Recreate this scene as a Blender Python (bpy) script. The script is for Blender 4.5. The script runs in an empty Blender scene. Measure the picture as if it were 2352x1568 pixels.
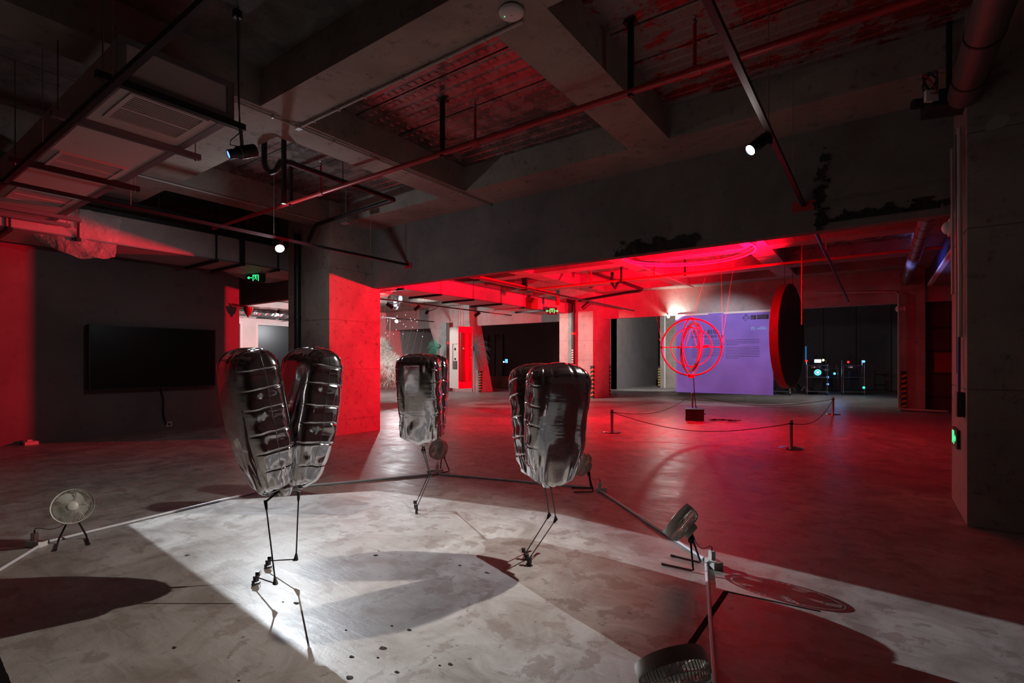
import bpy, bmesh, math, random
from mathutils import Vector, Matrix, noise
random.seed(7)
PI = math.pi
SC = bpy.context.scene
COL = SC.collection
# ------------------------------------------------------------------ camera, world, exposure
FPX, H, W0, YH = 1166.0, 1.3, 1176.0, 830.0        # focal length in pixels, eye height, principal column, horizon row
YAW = math.atan2(.5835, .8121)
FW = (-math.sin(YAW), math.cos(YAW)); RT = (math.cos(YAW), math.sin(YAW))
cam = bpy.data.cameras.new('camera'); co = bpy.data.objects.new('camera', cam); COL.objects.link(co)
co.location = (0, 0, H); co.rotation_euler = (PI/2, 0, YAW)
cam.sensor_width = 36; cam.lens = FPX/2352*36; cam.shift_y = (YH-784)/2352; cam.clip_start = .02; cam.clip_end = 200
SC.camera = co
w = bpy.data.worlds.new('world'); SC.world = w; w.use_nodes = True
w.node_tree.nodes['Background'].inputs[0].default_value = (.02, .02, .025, 1); w.node_tree.nodes['Background'].inputs[1].default_value = .02
SC.view_settings.view_transform = 'Standard'; SC.view_settings.look = 'None'
SC.view_settings.exposure = 0; SC.view_settings.gamma = 1; SC.view_settings.use_curve_mapping = False
SC.cycles.max_bounces = 8; SC.cycles.diffuse_bounces = 5; SC.cycles.glossy_bounces = 5; SC.cycles.transparent_max_bounces = 12
SC.cycles.sample_clamp_indirect = 6; SC.cycles.blur_glossy = 0.5; SC.cycles.caustics_reflective = True
SC.cycles.use_denoising = True

def light(name, kind, loc, energy, color, aim=None, size=.03, angle=40, blend=.15, spec=1.0):
    l = bpy.data.lights.new(name, kind); o = bpy.data.objects.new(name, l); COL.objects.link(o)
    o.location = loc; l.energy = energy; l.color = color
    l.shadow_soft_size = size
    if kind == 'SPOT':
        l.spot_size = math.radians(angle); l.spot_blend = blend
    if aim:
        o.rotation_euler = (Vector(aim)-Vector(loc)).to_track_quat('-Z', 'Y').to_euler()
    return o
COOL = (.86, .93, 1.0); WARM = (1.0, .93, .84); RED = (1.0, .001, .020)
L1 = Vector((-6.62, 3.78, 2.84)); L2 = Vector((-.75, 4.02, 2.84))
A1 = Vector((-3.35, 2.80, 0)); A2 = Vector((-3.3, 1.5, 0))
d1 = (A1-L1).normalized(); d2 = (A2-L2).normalized()
def shutters(lo, floor, soft=.007):
    """framing shutters of a profile spotlight: straight edges that cut its beam to a convex outline on the floor"""
    l = lo.data; l.use_nodes = True; nt = l.node_tree; em = nt.nodes['Emission']
    q = lo.rotation_euler.to_matrix().inverted(); uv = []
    for p in floor:
        d = q @ (Vector((*p, 0))-lo.location); uv.append(Vector((d.x/-d.z, d.y/-d.z)))
    def nd(op, a, b):
        n = nt.nodes.new('ShaderNodeMath'); n.operation = op
        for k, v in ((0, a), (1, b)):
            if isinstance(v, (int, float)): n.inputs[k].default_value = v
            else: nt.links.new(v, n.inputs[k])
        return n.outputs[0]
    tc = nt.nodes.new('ShaderNodeTexCoord'); sx = nt.nodes.new('ShaderNodeSeparateXYZ'); nt.links.new(tc.outputs['Normal'], sx.inputs[0])
    z = nd('ABSOLUTE', sx.outputs[2], 0); u = nd('DIVIDE', sx.outputs[0], z); v = nd('DIVIDE', sx.outputs[1], z)
    c = sum(uv, Vector((0, 0)))/len(uv); tot = None
    for a, b in zip(uv, uv[1:]+uv[:1]):
        n = Vector((-(b-a).y, (b-a).x)).normalized()
        if n.dot(c-a) < 0: n = -n
        e = nd('ADD', nd('MULTIPLY', u, n.x), nd('ADD', nd('MULTIPLY', v, n.y), -n.dot(a)))
        m = nt.nodes.new('ShaderNodeMapRange'); m.interpolation_type = 'SMOOTHSTEP'; m.inputs[1].default_value = -soft/2; m.inputs[2].default_value = soft/2
        nt.links.new(e, m.inputs[0]); tot = m.outputs[0] if tot is None else nd('MULTIPLY', tot, m.outputs[0])
    fo = nt.nodes.new('ShaderNodeLightFalloff'); fo.inputs[0].default_value = .2       # linear falloff set to dim the near part of the beam
    nt.links.new(nd('MULTIPLY', tot, fo.outputs['Linear']), em.inputs['Strength'])
lo = light('track_light_cool_beam', 'SPOT', L1+d1*.02, 1200, COOL, A1, .006, 78, .6)
shutters(lo, [(-4.80, 1.12), (-1.6, 1.27), (.5, 1.12), (.6, 3.5), (-2.2, 3.75), (-4.1, 3.35), (-4.95, 2.3)])
light('track_light_cool_spill', 'POINT', L1+Vector((.06, -.03, -.04)), 26, COOL, None, .03)
light('warm_fill_by_track', 'POINT', L2+d2*.03+Vector((0, 0, -.03)), 1.6, WARM, None, .03)  # added point fill beside the warm lamp to brighten the near fans
light('track_light_warm_beam', 'SPOT', L2+d2*.02, 590, WARM, A2, .025, 74, .95)
RL = Vector((-1.65, 11.15, 1.9))
light('red_lamp_beside_sphere', 'SPOT', RL, 9000, RED, RL+Vector((-.85, -.08, .53)), .13, 138, .6)  # unseen red lamp placed from the shadows it casts, no fixture modelled
light('red_spot_down', 'SPOT', (-3.0, 10.4, 3.6), 800, RED, (-3.5, 9.9, 0), .08, 88, .75)
light('header_lamp', 'SPOT', (-5.55, 16.72, 2.70), 80, (1, .95, .85), (-5.5, 17.0, 3.1), .04, 130, .6)
light('header_floor_spot', 'SPOT', (-5.6, 16.70, 2.76), 90, (1, .96, .9), (-3.4, 13.8, 0), .06, 70, .3)
light('added_banner_wash', 'SPOT', (-3.6, 13.4, 3.5), 430, (.72, .84, 1), (-4.0, 17, 1.4), .1, 62, .5)  # added spot to light the banner, no fixture modelled
light('behind_header', 'SPOT', (-6.5, 19.0, 2.8), 1100, (1, .94, .92), (-11.5, 28, .9), .1, 74, .5)
light('robot_stage', 'SPOT', (-1.8, 20.5, 3.4), 160, (1, .96, .92), (-1.6, 20.2, 0), .15, 110, .6)
light('gallery_lamp', 'POINT', (-15.1, 13.3, 2.80), 330, (.95, .97, 1), None, .06)
light('west_lamp', 'SPOT', (-16.3, 9.2, 2.74), 380, (1, .95, .94), (-19.8, 9.8, 1.9), .05, 110, .5)
light('sculpture_lamp', 'SPOT', (-11.0, 9.6, 2.9), 240, (1, .97, .92), (-13.0, 11.3, 1.3), .06, 60, .4)
light('cabinet_fill', 'SPOT', (-11.6, 8.4, 2.9), 420, (1, .96, .9), (-10.0, 11.3, 1.3), .05, 34, .5)  # added spot to brighten the pale side of the cabinet
light('column_wash', 'SPOT', (-10.6, 12.6, 2.9), 750, (1, .93, .85), (-9.0, 16.2, 1.2), .06, 60, .6)
light('blue_stage', 'POINT', (-1.2, 22.6, 1.3), 10, (.2, .45, 1), None, .1)

# ------------------------------------------------------------------ measured points
def P(px, py, d):
    r = (px-W0)/FPX
    return Vector(((FW[0]+r*RT[0])*d, (FW[1]+r*RT[1])*d, H-d*(py-YH)/FPX))
def Z(px, py, z=0.0): return P(px, py, FPX*(H-z)/(py-YH))
def onX(px, py, X):
    r = (px-W0)/FPX; return P(px, py, X/(FW[0]+r*RT[0]))
def onY(px, py, Y):
    r = (px-W0)/FPX; return P(px, py, Y/(FW[1]+r*RT[1]))

# ------------------------------------------------------------------ materials
def mat(name, color, rough=.6, metal=0.0, emit=None, es=0.0, spec=.5, alpha=1.0):
    m = bpy.data.materials.new(name); m.use_nodes = True; b = m.node_tree.nodes['Principled BSDF']
    b.inputs['Base Color'].default_value = (*color, 1); b.inputs['Roughness'].default_value = rough
    b.inputs['Metallic'].default_value = metal; b.inputs['Specular IOR Level'].default_value = spec
    b.inputs['Alpha'].default_value = alpha
    if emit: b.inputs['Emission Color'].default_value = (*emit, 1); b.inputs['Emission Strength'].default_value = es
    return m
class NG:
    def __init__(s, m): s.t = m.node_tree; s.b = s.t.nodes['Principled BSDF']; s.m = m
    def n(s, typ, **kw):
        o = s.t.nodes.new(typ)
        for k, v in kw.items(): setattr(o, k, v)
        return o
    def l(s, a, b): s.t.links.new(a, b)
    def pos(s, scale=(1, 1, 1), rot=(0, 0, 0)):
        g = s.n('ShaderNodeNewGeometry'); m = s.n('ShaderNodeMapping'); m.inputs['Scale'].default_value = scale; m.inputs['Rotation'].default_value = rot
        s.l(g.outputs['Position'], m.inputs[0]); return m.outputs[0]
    def noise(s, vec, scale, detail=6, rough=.6, dist=0.0):
        o = s.n('ShaderNodeTexNoise'); o.inputs['Scale'].default_value = scale; o.inputs['Detail'].default_value = detail
        o.inputs['Roughness'].default_value = rough; o.inputs['Distortion'].default_value = dist; s.l(vec, o.inputs['Vector']); return o.outputs['Fac']
    def ramp(s, fac, stops):
        o = s.n('ShaderNodeValToRGB'); e = o.color_ramp.elements
        while len(e) < len(stops): e.new(.5)
        for i, (p, c) in enumerate(stops):
            e[i].position = p; e[i].color = (c, c, c, 1) if not isinstance(c, tuple) else (*c, 1)
        s.l(fac, o.inputs[0]); return o.outputs[0]
    def mix(s, f, a, b, mode='MIX'):
        o = s.n('ShaderNodeMix', data_type='RGBA', blend_type=mode)
        if isinstance(f, float): o.inputs[0].default_value = f
        else: s.l(f, o.inputs[0])
        for k, v in ((6, a), (7, b)):
            if isinstance(v, tuple): o.inputs[k].default_value = (*v, 1)
            else: s.l(v, o.inputs[k])
        return o.outputs[2]
    def math(s, op, a, b=None):
        o = s.n('ShaderNodeMath', operation=op)
        for k, v in ((0, a), (1, b)):
            if v is None: continue
            if isinstance(v, (int, float)): o.inputs[k].default_value = v
            else: s.l(v, o.inputs[k])
        return o.outputs[0]
    def bump(s, h, strength=.3, dist=.02):
        o = s.n('ShaderNodeBump'); o.inputs['Strength'].default_value = strength; o.inputs['Distance'].default_value = dist
        s.l(h, o.inputs['Height']); s.l(o.outputs[0], s.b.inputs['Normal'])
    def col(s, c): s.l(c, s.b.inputs['Base Color'])
    def rough(s, c): s.l(c, s.b.inputs['Roughness'])

def concrete(name, c1, c2, stain=.5, rough=.8, bump=.25, scale=1.0):
    m = mat(name, c1, rough, spec=.3); g = NG(m); v = g.pos()
    n1 = g.noise(v, 1.1*scale, 8, .65, .4); n2 = g.noise(v, 9*scale, 6, .7); n3 = g.noise(v, 45, 3, .6)
    a = g.mix(g.ramp(n1, [(.35, 0.0), (.62, 1.0)]), c2, c1)
    dk = g.ramp(n2, [(.56, 0.0), (.68, 1.0)])
    a = g.mix(g.math('MULTIPLY', dk, stain), a, tuple(x*.45 for x in c2))
    pit = g.ramp(n3, [(.22, 1.0), (.30, 0.0)])
    a = g.mix(g.math('MULTIPLY', pit, .7), a, tuple(x*.3 for x in c2))
    g.col(a)
    hh = g.math('ADD', g.math('MULTIPLY', n2, .6), g.math('MULTIPLY', n3, .4)); g.bump(hh, bump, .02)
    return m
M = {}
M['conc'] = concrete('raw_concrete', (.34, .29, .25), (.22, .19, .165), .7)
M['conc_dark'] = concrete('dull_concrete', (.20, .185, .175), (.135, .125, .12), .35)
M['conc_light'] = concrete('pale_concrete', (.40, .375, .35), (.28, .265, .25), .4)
M['plaster'] = concrete('grey_plaster', (.19, .175, .17), (.14, .13, .125), .3, .85, .1, .6)
M['panelwall'] = concrete('board_wall', (.16, .15, .15), (.12, .112, .112), .2, .8, .1, .5)
M['chip'] = concrete('broken_concrete', (.05, .045, .042), (.02, .018, .017), .8, .95, 1.0, 3)
# polished, worn floor
m = mat('worn_concrete_floor', (.3, .29, .28), .3, spec=.12); g = NG(m); v = g.pos(); M['floor'] = m
big = g.noise(v, .55, 5, .6, .5); med = g.noise(v, 2.6, 9, .68, .8); pat = g.noise(v, 5.2, 10, .62, .25); fine = g.noise(v, 60, 4, .7)
streak = g.noise(g.pos((1, 7, 1), (0, 0, .5)), 3, 6, .65, .6)
c = g.mix(g.ramp(med, [(.36, 0.0), (.64, 1.0)]), (.20, .185, .17), (.37, .36, .345))
c = g.mix(g.math('MULTIPLY', g.ramp(pat, [(.55, 0.0), (.575, 1.0)]), .6), c, (.165, .135, .12))
spk = g.noise(v, 17, 6, .7, .3)
c = g.mix(g.math('MULTIPLY', g.ramp(spk, [(.64, 0.0), (.67, 1.0)]), .75), c, (.085, .07, .062))
c = g.mix(g.math('MULTIPLY', g.ramp(spk, [(.30, 1.0), (.34, 0.0)]), .4), c, (.5, .48, .46))
c = g.mix(g.math('MULTIPLY', g.ramp(big, [(.45, 0.0), (.7, 1.0)]), .5), c, (.2, .16, .13))
c = g.mix(g.math('MULTIPLY', g.ramp(streak, [(.55, 0.0), (.7, 1.0)]), .35), c, (.12, .105, .095))
c = g.mix(g.math('MULTIPLY', g.ramp(fine, [(.30, 1.0), (.36, 0.0)]), .6), c, (.07, .06, .055))
vo = g.n('ShaderNodeTexVoronoi', feature='DISTANCE_TO_EDGE'); vo.inputs['Scale'].default_value = .8; vo.inputs['Randomness'].default_value = 1
wv = g.noise(v, 1.7, 3, .5); wm = g.n('ShaderNodeMix', data_type='VECTOR'); wm.inputs[0].default_value = .25
g.l(v, wm.inputs[4]); nn = g.n('ShaderNodeTexNoise'); nn.inputs['Scale'].default_value = 1.7; g.l(v, nn.inputs['Vector']); g.l(nn.outputs['Color'], wm.inputs[5]); g.l(wm.outputs[1], vo.inputs['Vector'])
crack = g.ramp(vo.outputs['Distance'], [(.0, 1.0), (.006, 0.0)])
c = g.mix(g.math('MULTIPLY', crack, .10), c, (.5, .48, .45))
g.col(c)
g.rough(g.ramp(g.math('ADD', g.math('MULTIPLY', med, .65), g.math('MULTIPLY', streak, .35)), [(.33, .27), (.66, .5)]))
hh = g.math('ADD', g.math('MULTIPLY', med, .5), g.math('ADD', g.math('MULTIPLY', fine, .12), g.math('MULTIPLY', streak, .35)))
g.bump(hh, .35, .012)
# galvanised decking, partly peeling paint
m = mat('steel_deck', (.24, .21, .19), .3, .75); g = NG(m); v = g.pos(); M['deck'] = m
n = g.noise(v, 3, 8, .7, .3); n2 = g.noise(v, 14, 6, .7)
g.col(g.mix(g.ramp(n, [(.4, 0.0), (.6, 1.0)]), (.20, .16, .15), (.36, .33, .31)))
g.rough(g.ramp(n, [(.35, .16), (.62, .36)])); g.bump(n2, .10, .01)
m = mat('peeling_deck', (.24, .21, .19), .3, .6); g = NG(m); v = g.pos((1, 1.6, 1)); M['deck_peel'] = m
n = g.noise(v, 2.6, 9, .7, .4); n2 = g.noise(v, 12, 8, .75)
pk = g.ramp(n, [(.47, 0.0), (.50, 1.0)])
g.col(g.mix(pk, (.33, .05, .05), (.27, .25, .24))); g.rough(g.mix(pk, (.22, .22, .22), (.7, .7, .7)))
g.bump(g.math('ADD', pk, n2), .4, .015)
m = mat('oily_slab', (.05, .05, .048), .8); g = NG(m); v = g.pos(); M['slab'] = m
n = g.noise(v, 2.2, 10, .7, .5); n2 = g.noise(v, 11, 8, .75)
g.col(g.mix(g.ramp(n, [(.42, 0.0), (.62, 1.0)]), (.07, .066, .06), (.15, .14, .13))); g.bump(n2, .5, .02)
# mirror foil
m = mat('silver_foil', (.80, .80, .82), .1, 1.0); g = NG(m); M['foil'] = m
tc = g.n('ShaderNodeTexCoord'); mp = g.n('ShaderNodeMapping'); mp.inputs['Scale'].default_value = (1, 1, 5); g.l(tc.outputs['Object'], mp.inputs[0])
n = g.noise(mp.outputs[0], 9, 3, .5, .3); n2 = g.noise(tc.outputs['Object'], 3.5, 2, .5)
g.bump(g.math('ADD', g.math('MULTIPLY', n, .25), n2), .13, .02)
M['seam'] = mat('foil_seam', (.55, .55, .57), .3, 1.0)
M['black'] = mat('black_metal', (.012, .012, .014), .45, .2)
M['blackplastic'] = mat('black_plastic', (.02, .02, .022), .5)
M['carbon'] = mat('carbon_rod', (.012, .014, .016), .3, .1)
M['screen'] = mat('screen_glass', (.004, .004, .006), .35, 0, spec=.3)
M['fanwhite'] = mat('ivory_plastic', (.55, .52, .46), .4)
M['fandark'] = mat('fan_blade_plastic', (.32, .31, .28), .5)
M['white'] = mat('white_plastic', (.62, .6, .58), .45)
M['whitebox'] = mat('white_painted_board', (.7, .68, .65), .6)
M['pvc'] = mat('grey_pvc', (.50, .51, .55), .35)
M['whitepvc'] = mat('white_conduit', (.42, .38, .36), .45)
M['panel'] = mat('white_duct_board', (.50, .43, .40), .6); g = NG(M['panel']); v = g.pos(); n = g.noise(v, 5, 8, .75, .4)
g.col(g.mix(g.ramp(n, [(.62, 0.0), (.72, 1.0)]), (.50, .43, .40), (.16, .13, .12)))
M['angle'] = mat('galvanised_angle', (.22, .2, .21), .5, .6)
M['redpipe'] = mat('red_pipe_paint', (.42, .02, .025), .4)
M['redpaint'] = mat('red_enamel', (.24, .025, .02), .4, .1)
M['chrome'] = mat('chrome', (.7, .7, .72), .18, 1.0)
M['post'] = mat('satin_post', (.35, .33, .33), .3, .9)
M['duct'] = mat('foil_duct', (.42, .40, .38), .45, .35); g = NG(M['duct']); n = g.noise(g.pos(), 6, 6, .6, .3); g.bump(n, .2, .02)
M['ductboard'] = concrete('duct_board', (.45, .42, .40), (.36, .33, .32), .2, .6, .1, 2)
m = mat('plastic_film', (.8, .78, .76), .15, 0, alpha=.35); g = NG(m); M['film'] = m; n = g.noise(g.pos(), 7, 4, .6, 1.5); g.bump(n, 1.0, .05)
M['strut'] = mat('steel_channel', (.20, .19, .2), .45, .7)
M['card'] = mat('cardboard', (.36, .22, .18), .8)
M['wall_white'] = concrete('white_wall', (.62, .58, .56), (.52, .49, .47), .1, .7, .05, .6)
M['glass'] = mat('night_glass', (.02, .022, .027), .28, 0, spec=.5)
M['white_frame'] = mat('white_window_frame', (.6, .58, .57), .5)
M['fur'] = mat('white_bristle', (.8, .78, .74), .7)
M['teal'] = mat('teal_glow_fibre', (.02, .12, .12), .5, 0, (.08, .42, .40), .045)
M['tealgreen'] = mat('green_glow_fibre', (.02, .12, .08), .5, 0, (.08, .5, .30), .05)
M['hazard'] = mat('black_rubber_guard', (.02, .018, .018), .6)
M['hazard_y'] = mat('yellow_stripe_paint', (.55, .33, .05), .5)
M['hazard_r'] = mat('reflective_stripe', (.6, .16, .06), .4)
M['tape'] = mat('black_tape_and_shadow', (.006, .0055, .0055), .9, spec=.1)
M['wire'] = mat('thin_wire', (.35, .3, .3), .4, .6)
M['rope'] = mat('dark_cord', (.03, .025, .025), .7)
M['bluefilm'] = mat('blue_slat', (.05, .08, .22), .35, .3)
M['lagging'] = mat('pipe_lagging', (.15, .12, .12), .4, .35); g = NG(M['lagging']); n = g.noise(g.pos((8, 2, 8)), 3, 5, .6); g.bump(n, .3, .02)
M['ink'] = mat('dark_print', (.025, .02, .04), .8)
M['darkdoor'] = mat('dark_door_paint', (.05, .035, .03), .5)
def emis(name, c, s): M[name] = mat(name, (0, 0, 0), .5, 0, c, s)
emis('lamp_lens', (.92, .96, 1), 60); emis('lamp_lens2', (.95, .97, 1), 30); emis('green_lit', (.05, 1, .28), 1.5); emis('blue_lit', (.12, .4, 1), 2.0)
emis('white_lit', (.75, .85, 1), 3.0); emis('yellow_lit', (1, .9, .25), 4.0); emis('red_lit', (1, .03, .03), 1.0); emis('cyan_lit', (.1, .75, 1), 2.0)
emis('gobo_lens', (.15, .35, 1), 2.0); emis('saber_lit', (.02, .18, .45), .8); emis('teal_led', (.05, .9, .6), 1.5); emis('bulb_glint_lit', (.85, .9, 1), 1.0); emis('rim_lamp', (1, .95, .85), 25)
# purple mesh banner: cloth that lets a little of what is behind show through
m = mat('violet_mesh_cloth', (.27, .17, .62), .75); g = NG(m); M['banner'] = m
n = g.noise(g.pos(), 1.5, 4, .5)
g.col(g.mix(g.ramp(n, [(.3, 0.0), (.7, 1.0)]), (.22, .16, .62), (.27, .20, .74)))
tr = g.n('ShaderNodeBsdfTransparent'); mx = g.n('ShaderNodeMixShader'); mx.inputs[0].default_value = .16
out = g.t.nodes['Material Output']; g.l(g.b.outputs[0], mx.inputs[1]); g.l(tr.outputs[0], mx.inputs[2]); g.l(mx.outputs[0], out.inputs[0])

# ------------------------------------------------------------------ mesh builder
class MB:
    def __init__(s): s.v = []; s.f = []
    def add(s, vs, fs):
        o = len(s.v); s.v += [Vector(x) for x in vs]; s.f += [tuple(i+o for i in f) for f in fs]; return s
    def box(s, c, d, rz=0.0, rx=0.0):
        x, y, z = [k/2 for k in d]; R = Matrix.Rotation(rz, 3, 'Z') @ Matrix.Rotation(rx, 3, 'X'); c = Vector(c)
        vs = [c+R @ Vector((a*x, b*y, e*z)) for a in (-1, 1) for b in (-1, 1) for e in (-1, 1)]
        return s.add(vs, [(0, 1, 3, 2), (4, 6, 7, 5), (0, 4, 5, 1), (2, 3, 7, 6), (0, 2, 6, 4), (1, 5, 7, 3)])
    def b2(s, p, q):
        return s.box([(a+b)/2 for a, b in zip(p, q)], [abs(b-a) for a, b in zip(p, q)])
    def hexa(s, lo, hi):
        n = len(lo); vs = list(lo)+list(hi)
        fs = [tuple(range(n))[::-1], tuple(range(n, 2*n))]+[(i, (i+1) % n, n+(i+1) % n, n+i) for i in range(n)]
        return s.add(vs, fs)
    def tube(s, pts, r, n=8, closed=False, cap=True):
        pts = [Vector(p) for p in pts]; k = len(pts); rs = r if isinstance(r, (list, tuple)) else [r]*k
        vs = []; up = None
        for i, p in enumerate(pts):
            a = pts[(i-1) % k] if (i > 0 or closed) else p; b = pts[(i+1) % k] if (i < k-1 or closed) else p
            t = (b-a).normalized()
            if up is None:
                up = Vector((0, 0, 1)) if abs(t.z) < .9 else Vector((1, 0, 0))
            u = (up-t*up.dot(t))
            if u.length < 1e-5: u = t.orthogonal()
            u.normalize(); w_ = t.cross(u); up = u
            for j in range(n):
                an = 2*PI*j/n; vs.append(p+(u*math.cos(an)+w_*math.sin(an))*rs[i])
        fs = []
        for i in range(k if closed else k-1):
            for j in range(n):
                a = i*n+j; b = i*n+(j+1) % n; c = ((i+1) % k)*n+(j+1) % n; d = ((i+1) % k)*n+j
                fs.append((a, b, c, d))
        if not closed and cap: fs += [tuple(range(n))[::-1], tuple(range((k-1)*n, k*n))]
        return s.add(vs, fs)
    def cyl(s, a, b, r, n=12): return s.tube([a, b], r, n)
    def lathe(s, prof, n=24, M4=None, cap=True):
        vs = []; k = len(prof)
        for (r, z) in prof:
            for j in range(n):
                a = 2*PI*j/n; vs.append(Vector((r*math.cos(a), r*math.sin(a), z)))
        if M4: vs = [M4 @ x for x in vs]
        fs = [(i*n+j, i*n+(j+1) % n, (i+1)*n+(j+1) % n, (i+1)*n+j) for i in range(k-1) for j in range(n)]
        if cap: fs += [tuple(range(n))[::-1], tuple(range((k-1)*n, k*n))]
        return s.add(vs, fs)
    def poly(s, pts, off):       # flat outline thickened by the vector off
        pts = [Vector(p) for p in pts]; return s.hexa(pts, [p+Vector(off) for p in pts])
    def ell(s, c, r, n=16, m_=10):
        prof = [(max(1e-4, math.sin(PI*i/m_)), -math.cos(PI*i/m_)) for i in range(m_+1)]
        c = Vector(c); vs = []
        for (a, z) in prof:
            for j in range(n): vs.append(c+Vector((a*math.cos(2*PI*j/n)*r[0], a*math.sin(2*PI*j/n)*r[1], z*r[2])))
        return s.add(vs, [(i*n+j, i*n+(j+1) % n, (i+1)*n+(j+1) % n, (i+1)*n+j) for i in range(m_) for j in range(n)])
    def build(s, name, m, parent=None, smooth=False, world=True, kind=None, origin=None):
        me = bpy.data.meshes.new(name)
        o = bpy.data.objects.new(name, me); COL.objects.link(o)
        off = Vector((0, 0, 0))
        if parent is not None:
            o.parent = parent
            if world: off = wloc(parent)
        else:
            if origin is not None: off = Vector(origin)
            elif s.v:
                xs = [v.x for v in s.v]; ys = [v.y for v in s.v]; zs = [v.z for v in s.v]
                off = Vector(((min(xs)+max(xs))/2, (min(ys)+max(ys))/2, min(zs)))
            o.location = off
        me.from_pydata([v-off for v in s.v], [], s.f); me.materials.append(m if not isinstance(m, str) else M[m])
        bm = bmesh.new(); bm.from_mesh(me); bmesh.ops.recalc_face_normals(bm, faces=bm.faces); bm.to_mesh(me); bm.free()
        if smooth:
            me.polygons.foreach_set('use_smooth', [True]*len(me.polygons))
            if smooth != 'all' and hasattr(me, 'set_sharp_from_angle'): me.set_sharp_from_angle(angle=math.radians(40))
        if kind: o['kind'] = kind
        return o
def wloc(o):
    l = Vector(o.location)
    while o.parent: o = o.parent; l = l+Vector(o.location)
    return l
def tag(o, label, cat, group=None):
    o['label'] = label; o['category'] = cat
    if group: o['group'] = group
    return o
def thing(name, label, cat, loc=(0, 0, 0), rz=0.0, group=None):
    o = bpy.data.objects.new(name, None); COL.objects.link(o); o.location = loc; o.rotation_euler = (0, 0, rz); o.empty_display_size = .1
    return tag(o, label, cat, group)
def struct(name, mb, m, parent=None, **kw):
    o = mb.build(name, m, parent, **kw); o['kind'] = 'structure'; return o
def copytree(o, parent=None):
    c = o.copy(); COL.objects.link(c)
    if parent is not None: c.parent = parent
    for ch in list(o.children): copytree(ch, c)
    return c
def arc(c, u, v, r, a0, a1, n):
    c, u, v = Vector(c), Vector(u), Vector(v)
    return [c+(u*math.cos(a0+(a1-a0)*i/n)+v*math.sin(a0+(a1-a0)*i/n))*r for i in range(n+1)]

# ------------------------------------------------------------------ shell
struct('floor', MB().b2((-22, -6, -.1), (3, 32, 0)), 'floor', origin=(0, 0, 0))
ceil = struct('ceiling', MB().b2((-22, -6, 4.1), (3, 32, 4.3)), 'slab', origin=(0, 0, 4.1))
struct('wall_left', MB().b2((-11.15, -6, 0), (-10.9, 5.33, 4.1)), 'plaster')
struct('wall_right', MB().b2((1.95, -6, 0), (2.15, 32, 4.1)), 'conc_dark')
struct('wall_rear', MB().b2((-22, -6, 0), (3, -5.8, 4.1)), 'plaster')
struct('wall_west', MB().b2((-20.3, 5, 2.85), (-20.0, 24, 4.1)).b2((-20.3, 5, 0), (-20, 7.0, 2.85)).b2((-20.3, 16.4, 0), (-20, 24, 2.85)), 'wall_white')
struct('wall_back', MB().b2((-22, 22, 0), (-9.9, 22.2, 4.1)).b2((-10.1, 22, 0), (-9.9, 29, 4.1)), 'panelwall')
fb = struct('wall_far', MB().b2((-10, 28.5, 0), (3, 28.8, 4.1)), 'panelwall')
for i in range(9):     # boards of the far partition, their taped joints standing a little proud
    struct('wall_board', MB().b2((-9.85+i*1.3, 28.44, .02), (-9.85+i*1.3+1.27, 28.5, 3.9)), 'panelwall', fb)
# downstand between the two bays, the header row behind it, soffits and coffers
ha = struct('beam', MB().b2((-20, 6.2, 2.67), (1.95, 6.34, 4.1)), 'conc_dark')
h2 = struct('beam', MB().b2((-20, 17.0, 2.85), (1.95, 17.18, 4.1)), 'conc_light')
BX = [(-20.0, -19.5), (-17.1, -16.6), (-14.15, -13.65), (-11.2, -10.7), (-8.24, -7.74), (-5.29, -4.79), (-2.32, -1.85), (.62, 1.1)]
BY = [(-3.4, -2.95), (-.43, .02), (2.54, 2.99), (8.85, 9.3), (11.8, 12.25), (14.5, 14.95)]
for (a, b) in BX:
    struct('beam', MB().b2((a, -5.8, 3.74), (b, 5.52, 4.1)), 'conc')
    struct('beam', MB().b2((a, 6.34, 3.74), (b, 17.0, 4.1)), 'conc')
for (a, b) in BY:
    xs = [-20.0]+[v for p in BX for v in p]+[1.95]
    mb = MB()
    for i in range(0, len(xs)-1, 2):
        if xs[i+1]-xs[i] > .05: mb.b2((xs[i], a, 3.742), (xs[i+1], b, 4.1))
    struct('beam', mb, 'conc')
struct('beam', MB().b2((-20, 5.52, 3.738), (1.95, 6.2, 4.1)), 'conc')
struct('beam', MB().b2((-20, 6.34, 3.738), (1.95, 6.9, 4.1)), 'conc')
struct('beam', MB().b2((-20, 16.3, 3.738), (1.95, 17.0, 4.1)), 'conc')
# decking panels in the coffers that can be seen
def deck(x0, x1, y0, y1, m, wid=.62):
    n = max(1, round((y1-y0)/wid)); dy = (y1-y0)/n
    for i in range(n):
        a = y0+i*dy; mb = MB(); z = 4.1
        mb.b2((x0, a+.012, z-.02), (x1, a+dy-.012, z))
        for k in range(4):
            yy = a+dy*(k+.5)/4; mb.hexa([(x0, yy-.045, z-.0205), (x1, yy-.045, z-.0205), (x1, yy+.045, z-.0205), (x0, yy+.045, z-.0205)][::-1], [(x0, yy-.03, z-.028), (x1, yy-.03, z-.028), (x1, yy+.03, z-.028), (x0, yy+.03, z-.028)][::-1])
        if x1-x0 > 2 and -5 < x0 < 1:
            nn = int((x1-x0)/.1)
            for q in range(nn):
                for k in range(4):
                    yy = a+dy*(k+.5)/4; xx = x0+.05+q*.1
                    mb.add([(xx, yy-.028, z-.0281), (xx+.03, yy-.028, z-.0281), (xx+.03, yy+.028, z-.0281), (xx, yy+.028, z-.0281), (xx+.015, yy-.024, z-.034), (xx+.015, yy+.024, z-.034)], [(0, 1, 4), (3, 5, 2), (0, 4, 5, 3), (1, 2, 5, 4)])
        struct('deck_panel', mb, m, ceil)
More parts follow.
